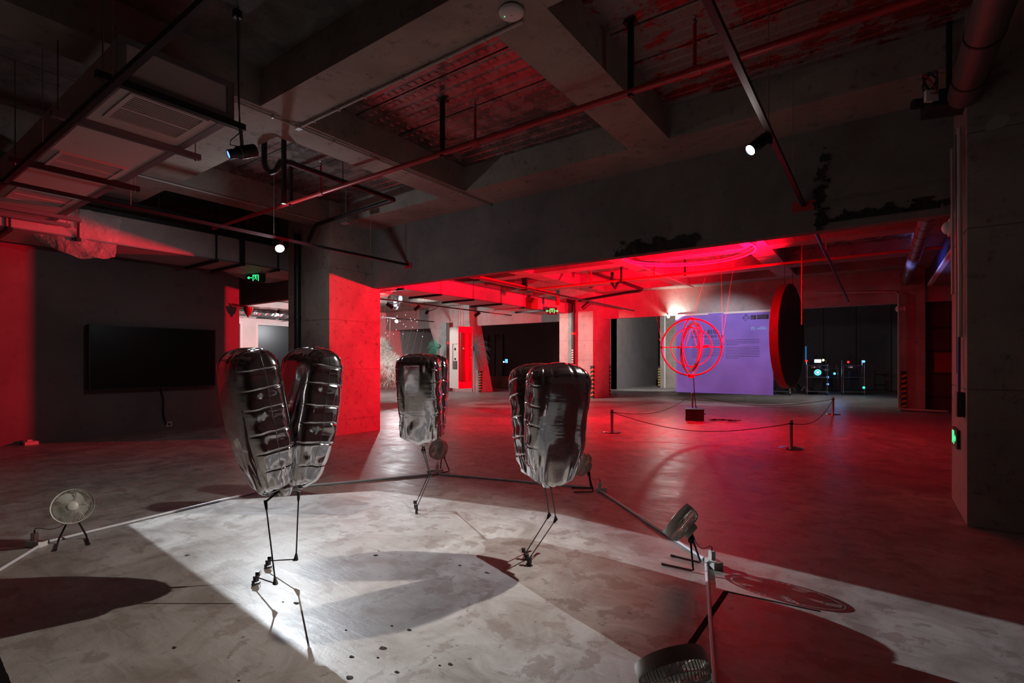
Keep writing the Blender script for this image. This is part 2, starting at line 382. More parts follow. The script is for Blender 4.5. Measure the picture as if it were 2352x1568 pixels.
deck(-4.79, -2.32, 2.99, 5.52, 'deck'); deck(-7.74, -5.29, 2.99, 5.52, 'deck'); deck(-1.85, .62, 2.99, 5.52, 'deck_peel', .5); deck(-1.85, .62, .02, 2.54, 'deck_peel', .5)
for (a, b) in ((6.9, 8.85), (9.3, 11.8), (12.25, 14.5)):
    for x in ((-7.74, -5.29), (-4.79, -2.32), (-1.85, .62)): deck(x[0], x[1], a, b, 'deck')
# columns: cores with the formwork lifts as raised pieces
def column(x0, x1, y0, y1, cuts, m, top=4.1):
    c = struct('column', MB().b2((x0+.006, y0+.006, 0), (x1-.006, y1-.006, top)), 'conc_dark')
    zs = [0]+list(cuts)+[top]
    for a, b in zip(zs, zs[1:]):
        struct('concrete_lift', MB().b2((x0, y0, a+.004), (x1, y1, b-.004)), m, c)
    return c
col1 = column(-8.92, -7.65, 5.26, 6.36, (.27, 1.16, 2.03, 2.93), 'conc')
col2 = column(-9.46, -8.1, 16.15, 17.6, (.55, 1.35, 2.05, 2.9), 'conc_light')
col3 = column(.58, 1.95, 5.36, 6.36, (1.08, 2.35, 3.1), 'conc')
col4 = column(.5, 1.02, 16.9, 17.9, (1.0, 1.9, 2.8), 'conc')
# leaning column pair in the gallery behind the hanging cabinet
cx = onY(1000, 830, 17.0)
def leg_pt(px, Y): return onY(px, 830, Y).x
y0, y1 = 16.6, 17.5
lo = [(leg_pt(1032, y0), y0, 0), (leg_pt(1106, y0), y0, 0), (leg_pt(1106, y0)-.1, y1, 0), (leg_pt(1032, y0)-.1, y1, 0)]
hi = [(leg_pt(985, y0), y0, 3.0), (leg_pt(1078, y0), y0, 3.0), (leg_pt(1078, y0)-.1, y1, 3.0), (leg_pt(985, y0)-.1, y1, 3.0)]
lc = struct('column', MB().hexa(lo, hi), 'conc_light')
hi2 = [(p[0]-.02, p[1], 4.1) for p in hi]
struct('column_head', MB().hexa(hi, hi2), 'conc_light', lc)

# ------------------------------------------------------------------ broken plaster on the downstand (proud ragged crusts)
def crust(name, x0, x1, z0, z1, seed):
    mb = MB(); nx = int((x1-x0)/.011); nz = max(4, int((z1-z0)/.011)); y = 6.2
    vs = []
    for i in range(nx+1):
        for k in range(nz+1):
            x = x0+(x1-x0)*i/nx; z = z0+(z1-z0)*k/nz
            n = noise.noise(Vector((x*9+seed, z*9, 0)))+.5*noise.noise(Vector((x*23+seed, z*23, 3)))
            vs.append((x, y-.004-.02*max(0, n+.25), z))
    fs = []
    for i in range(nx):
        for k in range(nz):
            x = x0+(x1-x0)*(i+.5)/nx; z = z0+(z1-z0)*(k+.5)/nz
            e = min((x-x0)/.12, (x1-x)/.12, (z1-z)/.10, 1.0)
            n = noise.noise(Vector((x*7+seed, z*11, 7)))+.45*noise.noise(Vector((x*31+seed, z*31, 2)))
            if n*1.1+e*.9-.35 > 0: fs.append((i*(nz+1)+k, (i+1)*(nz+1)+k, (i+1)*(nz+1)+k+1, i*(nz+1)+k+1))
    mb.add(vs, fs); o = mb.build(name, 'chip', ha); return o
pa, pb = onY(1410, 588, 6.2), onY(1612, 565, 6.2)
crust('broken_plaster', pa.x, pb.x, 2.67, 2.86, 1)
pa, pb = onY(1866, 530, 6.2), onY(1900, 300, 6.2)
crust('broken_plaster', pa.x, pa.x+.16, 2.67, 3.55, 5)
pa = onY(1870, 500, 6.2); pb = onY(2195, 440, 6.2)
crust('broken_plaster', pa.x, pb.x-.02, 2.74, 2.86, 9)

# ------------------------------------------------------------------ silver inflatable figures
def petal_mesh(Wd, T, Ht, seed, nseam, tap):
    nu, nv = 128, 200; vs = []; fs = []
    for j in range(nv+1):
        v = j/nv
        b = min(1, v/.42); sb = tap+(1-tap)*math.sin(b*PI/2)**.9
        rb = max(0, (.07-v)/.07); kb = (1-min(1, rb)**2.2)**.5
        t = max(0, (v-.86)/.14); st = max(.0, 1-t**2.4)**.5 if t < 1 else 0.0
        sW = sb*kb*(.80+.20*st)*(1.0-.03*math.cos(v*PI)) if t < 1 else .8*sb; sT = sb*kb*st*(1+.10*math.sin(v*PI))
        for i in range(nu):
            a = 2*PI*i/nu; ca, sa = math.cos(a), math.sin(a); ex = 2/3.6
            x = T/2*math.copysign(abs(ca)**ex, ca); y = Wd/2*math.copysign(abs(sa)**ex, sa)
            side = abs(sa)**5; low = max(0, 1-v/.34)
            pk = 0.0
            for k in range(nseam):
                vk = .10+(k+.5)*.84/nseam+.012*math.sin(k*2.1+seed)+.012*math.sin(k*3.3)*x/T; dv = (v-vk)/.006
                pk += math.exp(-dv*dv)
            bul = .5-.5*math.cos(2*PI*(v-.10)*nseam/.84)
            sc = 1-.045*pk*side
            topw = max(0, (v-.80)/.20); scal = 0.0
            for k in range(5):
                yk = (-.36+k*.18+.03*math.sin(k*5+seed))*Wd; scal += math.exp(-((y-yk)/.006)**2)
            xx = x*sT*sc*(1-.10*scal*topw)
            yy = y*sW*sc+.006*bul*side*math.copysign(1, y)*(1-topw)
            fr = math.sin(a*10+seed+1.5*math.sin(v*16))+.6*math.sin(a*23+seed*3)
            xx += .009*low*fr*math.copysign(1, x); yy += .008*low*fr*side
            zz = v*Ht-.03*topw*(abs(y)/(Wd/2))**3-.008*scal*topw-.035*low*low*(1-abs(y)/(Wd/2))
            nz_ = noise.noise_vector(Vector((xx*5+seed, yy*5, zz*4)))*.009+noise.noise_vector(Vector((xx*24+seed, yy*24, zz*10)))*.0016*(1+2*side+3*low)
            vs.append(Vector((xx, yy, zz))+nz_)
    for j in range(nv):
        for i in range(nu): fs.append((j*nu+i, j*nu+(i+1) % nu, (j+1)*nu+(i+1) % nu, (j+1)*nu+i))
    fs += [tuple(range(nu))[::-1], tuple(range(nv*nu, (nv+1)*nu))]
    return vs, fs
def inflatable(label, hip, rz, ta, tb, Wd, T, Ht, seed, legs, nseam=6, tap=.8, sx=1.0):
    root = thing('inflatable_biped', label, 'inflatable figure', hip, rz, 'silver inflatable walkers')
    for k, ang in ((0, -ta), (1, tb)):
        vs, fs = petal_mesh(Wd, T, Ht, seed+k*3.7, nseam, tap)
        R = Matrix.Rotation(math.radians(ang), 3, 'Y'); off = Vector(((-1 if k == 0 else 1)*T*.5*sx, 0, 0))
        mb = MB(); mb.add([R @ v+off+Vector((0, 0, .0)) for v in vs], fs)
        pt = mb.build('foil_petal', 'foil', root, smooth='all', world=False)
        for sgn in (-1, 1):
            nu = 128; i0 = 32 if sgn > 0 else 96
            pts = [R @ (vs[j*nu+i0]+Vector((0, sgn*.0015, 0)))+off for j in range(14, 196, 3)]
            MB().tube(pts, .0016, 5).build('edge_seam', 'seam', pt, smooth=True, world=False)
    neck = MB().lathe([(.03, -.05), (.045, -.02), (.05, .02), (.03, .05)], 12); neck.build('valve_neck', 'foil', root, smooth=True, world=False)
    inv = Matrix.Rotation(-rz, 3, 'Z')
    def L(p): return inv @ (Vector(p)-Vector(hip))
    hb = MB().tube([L(legs[0][0]), L(hip), L(legs[1][0])], .006, 8); hb.box(L(Vector(hip)-Vector((0, 0, .02))), (.05, .03, .025)); hb.build('hip_bar', 'carbon', root, world=False)
    bt = MB().box(L((Vector(legs[1][0])*.6+Vector(hip)*.4)+Vector((0, 0, .008))), (.06, .018, .02), rz=math.radians(30)-rz); bt.build('battery_sleeve', 'white', root, world=False)
    for (hp, kn, ft) in legs:
        hp, kn, ft = L(hp), L(kn), L(ft)
        lg = MB().tube([hp, kn], .0042, 8)
        leg = lg.build('leg', 'carbon', root, world=False)
        dn = (kn-hp).normalized()
        MB().tube([hp-dn*.008, hp+dn*.045], [.011, .007], 8).build('hip_socket', 'blackplastic', leg, world=False)
        sd = (ft-kn).normalized()
        MB().tube([kn-dn*.035, kn, kn+sd*.03], [.006, .014, .006], 8).build('knee_joint', 'blackplastic', leg, world=False)
        MB().tube([kn, ft+Vector((0, 0, .045))], .0035, 8).build('shin', 'carbon', leg, world=False)
        fm = MB(); c = ft+Vector((0, 0, .035))
        fm.box(c, (.024, .02, .034), rz=.4); fm.box(c+Vector((.014, .012, .02)), (.02, .02, .026), rz=.9); fm.box(ft+Vector((0, 0, .006)), (.05, .018, .006), rz=.3); fm.box(ft+Vector((-.016, 0, .018)), (.012, .012, .024))
        fm.build('foot_servo', 'blackplastic', leg, world=False)
        MB().tube([c+Vector((.01, .01, .03)), c+Vector((.035, .02, .03)), c+Vector((.04, .03, .005)), c+Vector((.012, .012, -.012))], .0015, 5).build('servo_lead', 'redpipe', leg, world=False)
    return root
hip = P(654, 1117, 2.98)
inflatable('silver foil inflatable figure, its two petals seen edge-on with rungs of seams', hip, math.radians(84), 11, 7.5, .42, .245, .825, 1.0,
           [(P(610, 1152, 2.90), P(633, 1340, 2.76), Z(588, 1342, 0)), (P(686, 1132, 3.06), P(680, 1284, 3.04), Z(616, 1304, 0))], 6, .50, .62)
hip = P(1258, 1100, 3.24)
inflatable('silver foil inflatable figure in front of the red posts, crumpled broad face and scalloped top', hip, math.radians(141), 12, 13, .37, .22, .755, 4.0,
           [(P(1250, 1112, 3.26), P(1262, 1182, 3.5), Z(1208, 1284, 0)), (P(1264, 1112, 3.2), P(1277, 1192, 3.46), Z(1216, 1298, 0))], 5, .70, .55)
hip = P(972, 1008, 4.32)
inflatable('smallest-looking silver foil inflatable figure, smooth face with a vertical crease, behind the other two', hip, math.radians(121), 10, 12, .35, .19, .735, 8.0,
           [(P(970, 1034, 4.34), P(986, 1086, 4.64), Z(955, 1168, 0)), (P(975, 1034, 4.28), P(989, 1090, 4.6), Z(957, 1178, 0))], 5, .92, .55)

# ------------------------------------------------------------------ camping fans
def make_fan(label, base, toward, tilt, swap=0, scale=1.0):
    rz = math.atan2(toward[1]-base[1], toward[0]-base[0])-PI/2
    root = thing('camping_fan', label, 'fan', (base[0], base[1], 0), rz, 'camping fans around the figures')
    c = Vector((0, .02, .272*scale)); R = .122*scale
    T4 = Matrix.Translation(c) @ Matrix.Rotation(-PI/2+math.radians(tilt), 4, 'X')      # local z -> blowing direction
    front = MB().lathe([(R*.93, .028), (R*.985, .034), (R, .02), (R*1.0, -.004), (R*.965, -.012), (R*.93, -.006)], 48, T4, cap=False)
    front.build('front_ring', 'fanwhite', root, smooth=True, world=False)
    gr = MB()
    for k in range(64):
        a = 2*PI*k/64; da = .35
        p = [T4 @ Vector((R*q*math.cos(a+da*(1-q)), R*q*math.sin(a+da*(1-q)), .036-.012*(q**3))) for q in (.24, .5, .75, .95)]
        gr.tube(p, .0011*scale, 4)
    gr.build('front_grille', 'fanwhite', root, world=False, kind='stuff')
    MB().lathe([(.001, .046), (R*.2, .046), (R*.255, .041), (R*.255, .034)], 32, T4).build('hub_cap', 'fanwhite', root, smooth=True, world=False)
    for k in range(5):
        bl = MB(); a0 = 2*PI*k/5; n = 6; vs = []; fs = []
        for i in range(n+1):
            for q in (.22, .55, .86):
                a = a0+(i/n-.5)*.95+q*.3; vs.append(T4 @ Vector((R*q*math.cos(a), R*q*math.sin(a), -.004+.022*(i/n-.5))))
        for i in range(n):
            for q in range(2): fs.append((i*3+q, i*3+q+1, (i+1)*3+q+1, (i+1)*3+q))
        bl.add(vs, fs).build('blade', 'fandark', root, smooth=True, world=False)
    MB().lathe([(R*.24, -.02), (R*.24, .02)], 20, T4).build('rotor_hub', 'fandark', root, smooth=True, world=False)
    sl = MB()
    for k in range(56):
        a = 2*PI*k/56
        p = [T4 @ Vector((R*q*math.cos(a), R*q*math.sin(a), z)) for q, z in ((.975, -.008), (.955, -.04), (.86, -.062), (.52, -.072))]
        sl.tube(p, .0022*scale, 4)
    for q, z in ((.95, -.042), (.75, -.067)): sl.tube([T4 @ Vector((R*q*math.cos(2*PI*i/40), R*q*math.sin(2*PI*i/40), z)) for i in range(40)], .0022, 4, closed=True)
    sl.build('back_cage', 'fanwhite', root, world=False, kind='stuff')
    MB().lathe([(.001, -.105), (R*.36, -.103), (R*.42, -.09), (R*.44, -.066), (R*.5, -.062), (R*.5, -.055), (.001, -.05)], 32, T4).build('motor_pod', 'fanwhite', root, smooth=True, world=False)
    pv = Vector((0, -.055, .172*scale))
    cl = MB().box(pv, (.036, .028, .036)); cl.cyl(pv+Vector((-.03, 0, .0)), pv+Vector((.03, 0, 0)), .013, 12); cl.tube([pv+Vector((0, 0, .01)), T4 @ Vector((0, -R*.3, -.07))], .012, 8)
    cl.build('clamp_knob', 'blackplastic', root, smooth=True, world=False)
    for s in (-1, 1):
        p = [pv+Vector((s*.02, 0, 0)), Vector((s*.074, -.085, .03)), Vector((s*.078, -.09, .014)), Vector((s*.079, -.078, .0085)), Vector((s*.088, .10, .0085))]
        lg = MB().tube(p, .0062, 10).build('leg', 'black', root, smooth=True, world=False)
        MB().cyl(p[-1]+Vector((0, -.02, 0)), p[-1]+Vector((0, .006, 0)), .0078, 10).build('rubber_cap', 'blackplastic', lg, world=False)
    return root, T4
CEN = (-2.7, 2.6)
def fan_cord(root, T4, plug):
    inv = Matrix.Rotation(-root.rotation_euler.z, 3, 'Z'); q = inv @ (Vector(plug)-Vector(root.location))
    a = Vector((.01, -.06, .2)); mid = (a+q)/2
    pts = []
    b = [a, Vector((.05, -.09, .10)), Vector((mid.x, mid.y, .06)), Vector((q.x, q.y, q.z+.05)), q]
    for i in range(17):
        t = i/16; k = [1, 4, 6, 4, 1]; p = Vector((0, 0, 0))
        for j in range(5): p += b[j]*k[j]*(t**j)*((1-t)**(4-j))
        pts.append(p)
    MB().tube(pts, .0022, 6).build('power_cord', 'blackplastic', root, smooth=True, world=False)
def strip(label, p, rz, adlabel):
    s = thing('socket_box', label, 'socket box', (p[0], p[1], 0), rz, 'white socket boxes')
    MB().b2((-.05, -.032, 0), (.05, .032, .042)).build('body', 'white', s, world=False)
    for k in (-1, 1):
        MB().b2((k*.025-.014, -.014, .042), (k*.025+.014, .014, .044)).build('socket_plate', 'fandark', s, world=False)
    a = thing('charger_plug', adlabel, 'charger', (p[0]-.018*math.cos(rz), p[1]-.018*math.sin(rz), .0445), rz, 'charger plugs')
    MB().b2((-.017, -.014, 0), (.017, .014, .05)).build('body', 'white', a, world=False)
    MB().cyl((0, 0, .05), (0, 0, .068), .005, 8).build('cable_plug', 'blackplastic', a, world=False)
    return (a.location.x, a.location.y, .112)
fans = [('ivory round fan on black tripod at the far left, grille facing out', (-4.65, 1.11), 18, (-4.80, .95), 'at the far left fan', .5),
        ('ivory fan half hidden behind the smallest-looking silver figure', (-4.18, 4.35), 24, (-4.15, 4.31), 'behind the smallest-looking silver figure', .1),
        ('ivory fan half hidden behind the crumpled silver figure near the red floor', (-2.40, 4.57), 26, (-2.24, 4.66), 'beside the fan near the red floor', .4),
        ('ivory fan seen from behind with slotted back, right of the bright floor', (-1.01, 3.28), 34, (-.84, 3.36), 'beside the slot-backed fan on the right', -.7),
        ('ivory fan cut off by the bottom edge of the photo', (-.54, 1.68), 42, (-.40, 1.88), None, -.8)]
FD = [(.95, -.22), (-.1, -1), (-.81, -.58), (-1, 0), (-.75, .66)]
for (lb, b, tl, sp, wh, rz), fd_ in zip(fans, FD):
    tw = (b[0]+fd_[0], b[1]+fd_[1])
    root, T4 = make_fan(lb, b, tw, tl)
    if wh:
        pl = strip('white socket box on the floor '+wh, sp, rz, 'small white charger standing upright in the socket box '+wh)
        fan_cord(root, T4, pl)
pp = [(-3.9, .33), (-4.82, 1.0), (-5.0, 2.72), (-4.1, 4.24), (-2.33, 4.71), (-.9, 3.41), (-.46, 1.9), (-.40, 1.3)]
plab = ['grey cable pipe running off the lower left edge', 'grey cable pipe from the far left fan into the dark', 'grey cable pipe passing behind the edge-on silver figure', 'grey cable pipe between the two rear fans',
        'grey cable pipe slanting from the red floor to the slot-backed fan', 'grey cable pipe from the slot-backed fan to the bottom edge', None]
for i, lb in enumerate(plab):
    if not lb: continue
    a, b = Vector((*pp[i], .011)), Vector((*pp[i+1], .011)); t = (b-a).normalized()
    r = thing('cable_pipe', lb, 'pipe', ((a.x+b.x)/2, (a.y+b.y)/2, 0), 0, 'grey cable pipes on the floor')
    MB().tube([a+t*.02, b-t*.02], .011, 12).build('pipe_run', 'pvc', r, smooth=True)
    MB().tube([b-t*.05, b-t*.02], .0135, 12).build('pipe_socket', 'pvc', r, smooth=True)
# tape on the floor, plus a dark strip painting the fan stand's shadow
def tape(label, a, b, wd, seed):
    a, b = Vector(a), Vector(b); t = (b-a).normalized(); n = Vector((-t.y, t.x, 0)); mb = MB(); L = (b-a).length; k = int(L/.02)
    for i in range(k):
        x = i*L/k
        if noise.noise(Vector((x*7+seed, 0, 0))) > 9: continue
        w0 = wd*(1+.12*noise.noise(Vector((x*20, seed, 0))))
        p, q = a+t*x, a+t*(x+L/k)
        mb.hexa([p-n*w0, q-n*w0, q+n*w0, p+n*w0], [v+Vector((0, 0, .0012)) for v in (p-n*w0, q-n*w0, q+n*w0, p+n*w0)])
    tag(mb.build('tape_or_shadow_strip', 'tape'), label, 'tape', 'worn black floor tape')
tape('worn black tape strip on the floor leading to the fan at the bottom edge', Z(1668, 1358), Z(1540, 1548), .014, 2)
tape('thin black strip painting the fan stand shadow towards the dark right side of the floor', Z(1668, 1358), Z(1885, 1404), .008, 5)
tape('black tape edge in the lower left corner', Z(-20, 1500), Z(20, 1600), .02, 9)
# floor pits, their dark hollows shown as flat dark pieces
random.seed(3)
pits = [(795, 1447), (808, 1508), (880, 1488), (868, 1510), (912, 1543), (803, 1556), (900, 1437), (940, 1446), (863, 1275), (870, 1265), (1056, 1298), (1118, 1315), (549, 1563), (400, 1487), (430, 1275), (1010, 1528), (1035, 1525), (680, 1385), (650, 1382)]
for i, (px, py) in enumerate(pits):
    c = Z(px, py); mb = MB(); r0 = .006+.005*(i % 3); n = 9
    ring = [(c+Vector((math.cos(2*PI*k/n)*r0*(1+.5*random.random()), math.sin(2*PI*k/n)*r0*.8*(.7+.6*random.random()), .0005))) for k in range(n)]
    top = [p*.55+c*.45+Vector((0, 0, .0015+.002*random.random())) for p in ring]
    mb.hexa(ring, top)
    tag(mb.build('pit_mark', 'chip'), 'flat dark piece standing in for a pit in the bright worn floor', 'floor pit', 'pit marks on the bright floor')

# ------------------------------------------------------------------ left wall: television
tv = thing('television', 'wide switched-off black television hung on the left wall', 'television', (-10.9, 3.78, .81))
MB().b2((-10.86, 2.78, .81), (-10.75, 4.79, 1.93)).build('housing', 'blackplastic', tv)
MB().b2((-10.752, 2.80, .83), (-10.745, 4.77, 1.915)).build('screen_glass', 'screen', tv)
MB().b2((-10.899, 3.4, 1.1), (-10.86, 4.2, 1.7)).build('wall_bracket', 'black', tv)
MB().tube([(-10.86, 3.86, .85), (-10.87, 3.92, .6), (-10.875, 3.92, .3), (-10.88, 3.97, .12)], .018, 8).build('power_cable', 'blackplastic', tv, smooth=True)
so = thing('wall_outlet', 'small white wall outlet low on the left wall under the television', 'outlet', (-10.9, 4.02, .07))
MB().b2((-10.9, 3.97, .07), (-10.885, 4.07, .16)).build('plate', 'white', so); MB().cyl((-10.885, 4.02, .115), (-10.86, 4.02, .115), .02, 10).build('plug', 'blackplastic', so)
rb = thing('floor_socket', 'small pale box on the floor at the foot of the left wall', 'box', (-10.78, 2.06, 0))
MB().b2((-10.86, 1.98, 0), (-10.7, 2.14, .05)).build('body', 'white', rb); MB().b2((-10.82, 2.02, .05), (-10.76, 2.08, .075)).build('lid', 'white', rb)

# ------------------------------------------------------------------ ceiling unit on hangers
ac = thing('ceiling_duct_box', 'boxy white ceiling duct with three slatted grilles at upper left', 'air duct', (-6.6, 1.6, 3.2))
MB().b2((-9.1, 1.235, 3.206), (-4.145, 1.965, 3.494)).build('duct_shell', 'panel', ac)
for (p, q) in (((-9.1, 1.22, 3.2), (-4.13, 1.28, 3.206)), ((-9.1, 1.92, 3.2), (-4.13, 1.98, 3.206)), ((-4.145, 1.22, 3.2), (-4.13, 1.98, 3.245)), ((-4.145, 1.22, 3.455), (-4.13, 1.98, 3.5)), ((-4.145, 1.22, 3.245), (-4.13, 1.27, 3.455)), ((-4.145, 1.93, 3.245), (-4.13, 1.98, 3.455)), ((-9.1, 1.22, 3.206), (-4.13, 1.235, 3.25)), ((-9.1, 1.965, 3.206), (-4.13, 1.98, 3.25))):
    MB().b2(p, q).build('edge_angle', 'angle', ac)
for x0 in (-4.86, -6.58, -8.18):
    x1 = x0+.58; gf = MB()
    for (p, q) in (((x0, 1.34), (x1, 1.37)), ((x0, 1.83), (x1, 1.86)), ((x0, 1.37), (x0+.03, 1.83)), ((x1-.03, 1.37), (x1, 1.83)), ((x0+.275, 1.37), (x0+.295, 1.83))):
        gf.b2((p[0], p[1], 3.192), (q[0], q[1], 3.206))
    g_ = gf.build('grille', 'panel', ac)
    sl = MB(); k = 16
    for i in range(k):
        xx = x0+.035+i*(.51/k); sl.add([(xx, 1.37, 3.194), (xx+.013, 1.37, 3.1965), (xx+.013, 1.83, 3.1965), (xx, 1.83, 3.194)], [(0, 1, 2, 3)])
    sl.build('slats', 'panel', g_, kind='stuff')
    MB().b2((x0+.02, 1.36, 3.2055), (x1-.02, 1.84, 3.2062)).build('grille_shade_sheet', 'black', g_)  # black sheet standing in for the shade behind the slats
for i, (x, ya, yb, m, lb) in enumerate([(-4.13, 1.10, 2.06, 'black', 'square black bar under the end of the white ceiling duct'), (-5.06, 1.08, 2.12, 'strut', 'grey perforated channel under the white ceiling duct, second from its end'),
                                         (-6.52, 1.10, 2.12, 'black', 'dark channel under the white ceiling duct between two grilles'), (-8.6, 1.0, 2.14, 'strut', 'grey channel under the dark far end of the white ceiling duct'), (-9.05, 1.0, 2.14, 'strut', 'lowest-looking grey channel beside the red-lit duct')]):
    t = thing('hanger_channel', lb, 'bracket', (x, (ya+yb)/2, 3.15), 0, 'channels under the white ceiling duct')
    MB().b2((x-.025, ya, 3.15), (x+.025, yb, 3.198)).build('channel', m, t)
    for y in (ya+.04, yb-.04): MB().cyl((x, y, 3.13), (x, y, 4.1), .005, 6).build('threaded_rod', 'strut', t)
hb_ = P(160, 165, 5.2); ho = thing('hanging_bracket', 'small black fixture on a rod in the dark upper left ceiling', 'bracket', hb_)
MB().box(hb_, (.12, .30, .03)).build('bar', 'black', ho); MB().box(hb_+Vector((0, -.08, .10)), (.06, .06, .14)).build('box', 'blackplastic', ho); MB().cyl(hb_+Vector((0, -.08, .1)), (hb_.x, hb_.y-.08, 4.1), .008, 6).build('rod', 'strut', ho)
# ------------------------------------------------------------------ lighting tracks
def track(label, a, b, hang=(), m='black'):
    a, b = Vector(a), Vector(b); t = thing('light_track', label, 'light track', (a+b)/2, 0, 'black lighting tracks')
    d = b-a
    if abs(d.x) > abs(d.y): MB().b2((a.x, a.y-.018, a.z-.018), (b.x, a.y+.018, a.z+.018)).build('rail', m, t)
    else: MB().b2((a.x-.018, a.y, a.z-.018), (a.x+.018, b.y, a.z+.018)).build('rail', m, t)
    for h in hang:
        p = a+(b-a)*h; MB().cyl(p, (p.x, p.y, 4.1), .003, 6).build('suspension_wire', 'wire', t)
    return t
track('thick black lighting track crossing the white ceiling duct at upper left', (-10.5, 1.1, 3.0), (-1.2, 1.1, 3.0), (.1, .35, .55, .72, .9))
track('black lighting track carrying the dazzling lamp past the red-faced pillar', (-6.7, -2.0, 3.0), (-6.7, 6.2, 3.0), (.2, .5, .7, .9))
track('black lighting track carrying the lamp at upper right', (-.63, .5, 2.96), (-.63, 6.2, 2.96), (.35, .62, .85))
t = track('continuation of the lamp track beyond the concrete beam, red-lit', (-6.6, 6.4, 3.0), (-6.6, 16.2, 3.0), (.3, .6, .9))
MB().b2((-.74, 6.19, 2.9), (-.52, 6.205, 3.0)).build('slot_red_light', 'redpipe', ha)  # red plates paint the red light showing through the track slots
MB().b2((-6.79, 6.19, 2.94), (-6.62, 6.205, 3.04)).build('slot_red_light', 'redpipe', ha)
bt = thing('light_track', 'bent bluish-black track end drooping beside the big disc', 'light track', (-.63, 9, 2.96), 0, 'black lighting tracks')
MB().tube([(-.63, 6.4, 2.96), (-.63, 8.9, 2.93), (-.61, 9.1, 2.9), (-.5, 13.2, 2.6)], .022, 6).build('rail', M['bluefilm'], bt)
MB().cyl((-.62, 9.0, 2.92), (-.62, 9.0, 3.738), .003, 6).build('suspension_wire', 'wire', bt)
track('black lighting track in front of the hanging cabinet', (-10.95, 7.6, 3.0), (-10.95, 15.2, 3.0), (.2, .6))
track('faint black track beside the dazzling gallery lamp', (-15.2, 11.0, 2.98), (-15.2, 15.5, 2.98), (.3, .8))
track('thin black track in the white room behind the left doorway', (-16.3, 7.0, 2.98), (-16.3, 10.6, 2.98), (.3, .8))
def spotlamp(label, tip, d, track_pt, L=.17, r=.042, lit=None, grp='black track spotlights'):
    tip = Vector(tip); d = Vector(d).normalized(); back = tip-d*L
    t = thing('track_spotlight', label, 'spotlight', back, 0, grp)
    q = d.to_track_quat('Z', 'Y').to_matrix().to_4x4(); T4 = Matrix.Translation(back) @ q
    MB().lathe([(.001, 0), (r*.92, .002), (r, .012), (r, L-.004), (r*.93, L), (r*.88, L-.012), (r*.86, L-.02)], 20, T4, cap=False).build('housing', 'black', t, smooth=True)
    if lit: MB().lathe([(.001, L-.018), (r*.84, L-.0175)], 20, T4, cap=False).build('lens', lit, t)
    else: MB().lathe([(.001, L-.018), (r*.84, L-.0175)], 20, T4, cap=False).build('lens', 'screen', t)
    if track_pt is not None:
        tp = Vector(track_pt); mid = back+d*L*.35
        MB().tube([tp, (tp.x, tp.y, tp.z-.05), mid], .011, 8).build('yoke', 'black', t)
    return t
spotlamp('dazzling white spotlight beside the red-faced pillar', L1, d1, (-6.7, 3.86, 2.985), .2, .062, lit='lamp_lens')
spotlamp('lit white spotlight on the right ceiling track', L2, d2, (-.63, 4.14, 2.95), lit='lamp_lens2')
spotlamp('black unlit spotlight nearest the white bristle sculpture', (-10.95, 9.55, 2.80), (.5, .5, -.45), (-10.95, 9.7, 2.985), .2, .05)
spotlamp('black unlit spotlight above the bristle sculpture, second along its track', (-10.93, 10.35, 2.80), (-.6, -.3, -.5), (-10.95, 10.5, 2.985), .2, .05)
spotlamp('black unlit spotlight to the right of the cabinet wires', (-10.95, 13.1, 2.82), (-.6, -.3, -.5), (-10.95, 13.2, 2.985), .22, .055)
spotlamp('pale-tipped spotlight just left of the cabinet wires', (-11.3, 11.2, 2.8), (.3, -.5, -.3), (-10.95, 11.3, 2.985), .16, .05)
spotlamp('black spotlight lying nearly level by the red pillar', (-6.55, 12.0, 2.86), (.7, .4, -.25), (-6.6, 11.85, 2.985), .24, .05)
spotlamp('black spotlight tipped down by the red pillar', (-6.75, 12.8, 2.80), (-.6, -.4, -.6), (-6.6, 12.9, 2.985), .24, .055)
spotlamp('dazzling white spotlight above the bristle sculpture', (-15.15, 13.4, 2.86), (.7, -.6, -.35), (-15.2, 13.5, 2.96), .2, .07, 'lamp_lens')
spotlamp('small lit spotlight in the white room behind the left doorway', (-16.25, 9.2, 2.86), (.45, -.55, -.7), (-16.3, 9.3, 2.96), .2, .06, 'lamp_lens2')
spotlamp('small bright lamp under the concrete header beside the violet banner', (-5.62, 16.72, 2.78), (.2, -.8, -.25), (-5.7, 16.95, 2.9), .1, .045, 'rim_lamp')
# ------------------------------------------------------------------ projector lamp with blue lens
pc = P(556, 350, 4.02); gp = thing('gobo_projector', 'black barrel projector with a blue lens hanging by the white duct', 'projector', pc)
dv = (P(520, 356, 3.95)-P(585, 346, 4.08)).normalized(); q = dv.to_track_quat('Z', 'Y').to_matrix().to_4x4(); T4 = Matrix.Translation(pc) @ q
MB().lathe([(.001, -.11), (.045, -.11), (.05, -.10), (.05, .03), (.047, .035), (.036, .05), (.036, .07)], 24, T4).build('barrel', 'black', gp, smooth=True)
MB().lathe([(.037, .07), (.037, .105), (.032, .108), (.03, .1)], 24, T4, cap=False).build('lens_tube', 'blackplastic', gp, smooth=True)
MB().lathe([(.001, .102), (.029, .1025)], 16, T4, cap=False).build('lens', 'gobo_lens', gp)
MB().lathe([(.051, .01), (.051, .014)], 24, T4, cap=False).build('trim_ring', 'chrome', gp); MB().box(pc+dv*.03+Vector((.01, -.045, -.02)), (.02, .012, .03)).build('warning_label', 'redpipe', gp)
pt = P(553, 297, 4.02)
MB().tube([pc+Vector((0, 0, .045)), pt], .013, 10).build('bracket_arm', 'angle', gp)
MB().tube([pt, P(548, 240, 4.0), P(545, 40, 4.0)], .004, 6).build('supply_cable', 'blackplastic', gp)
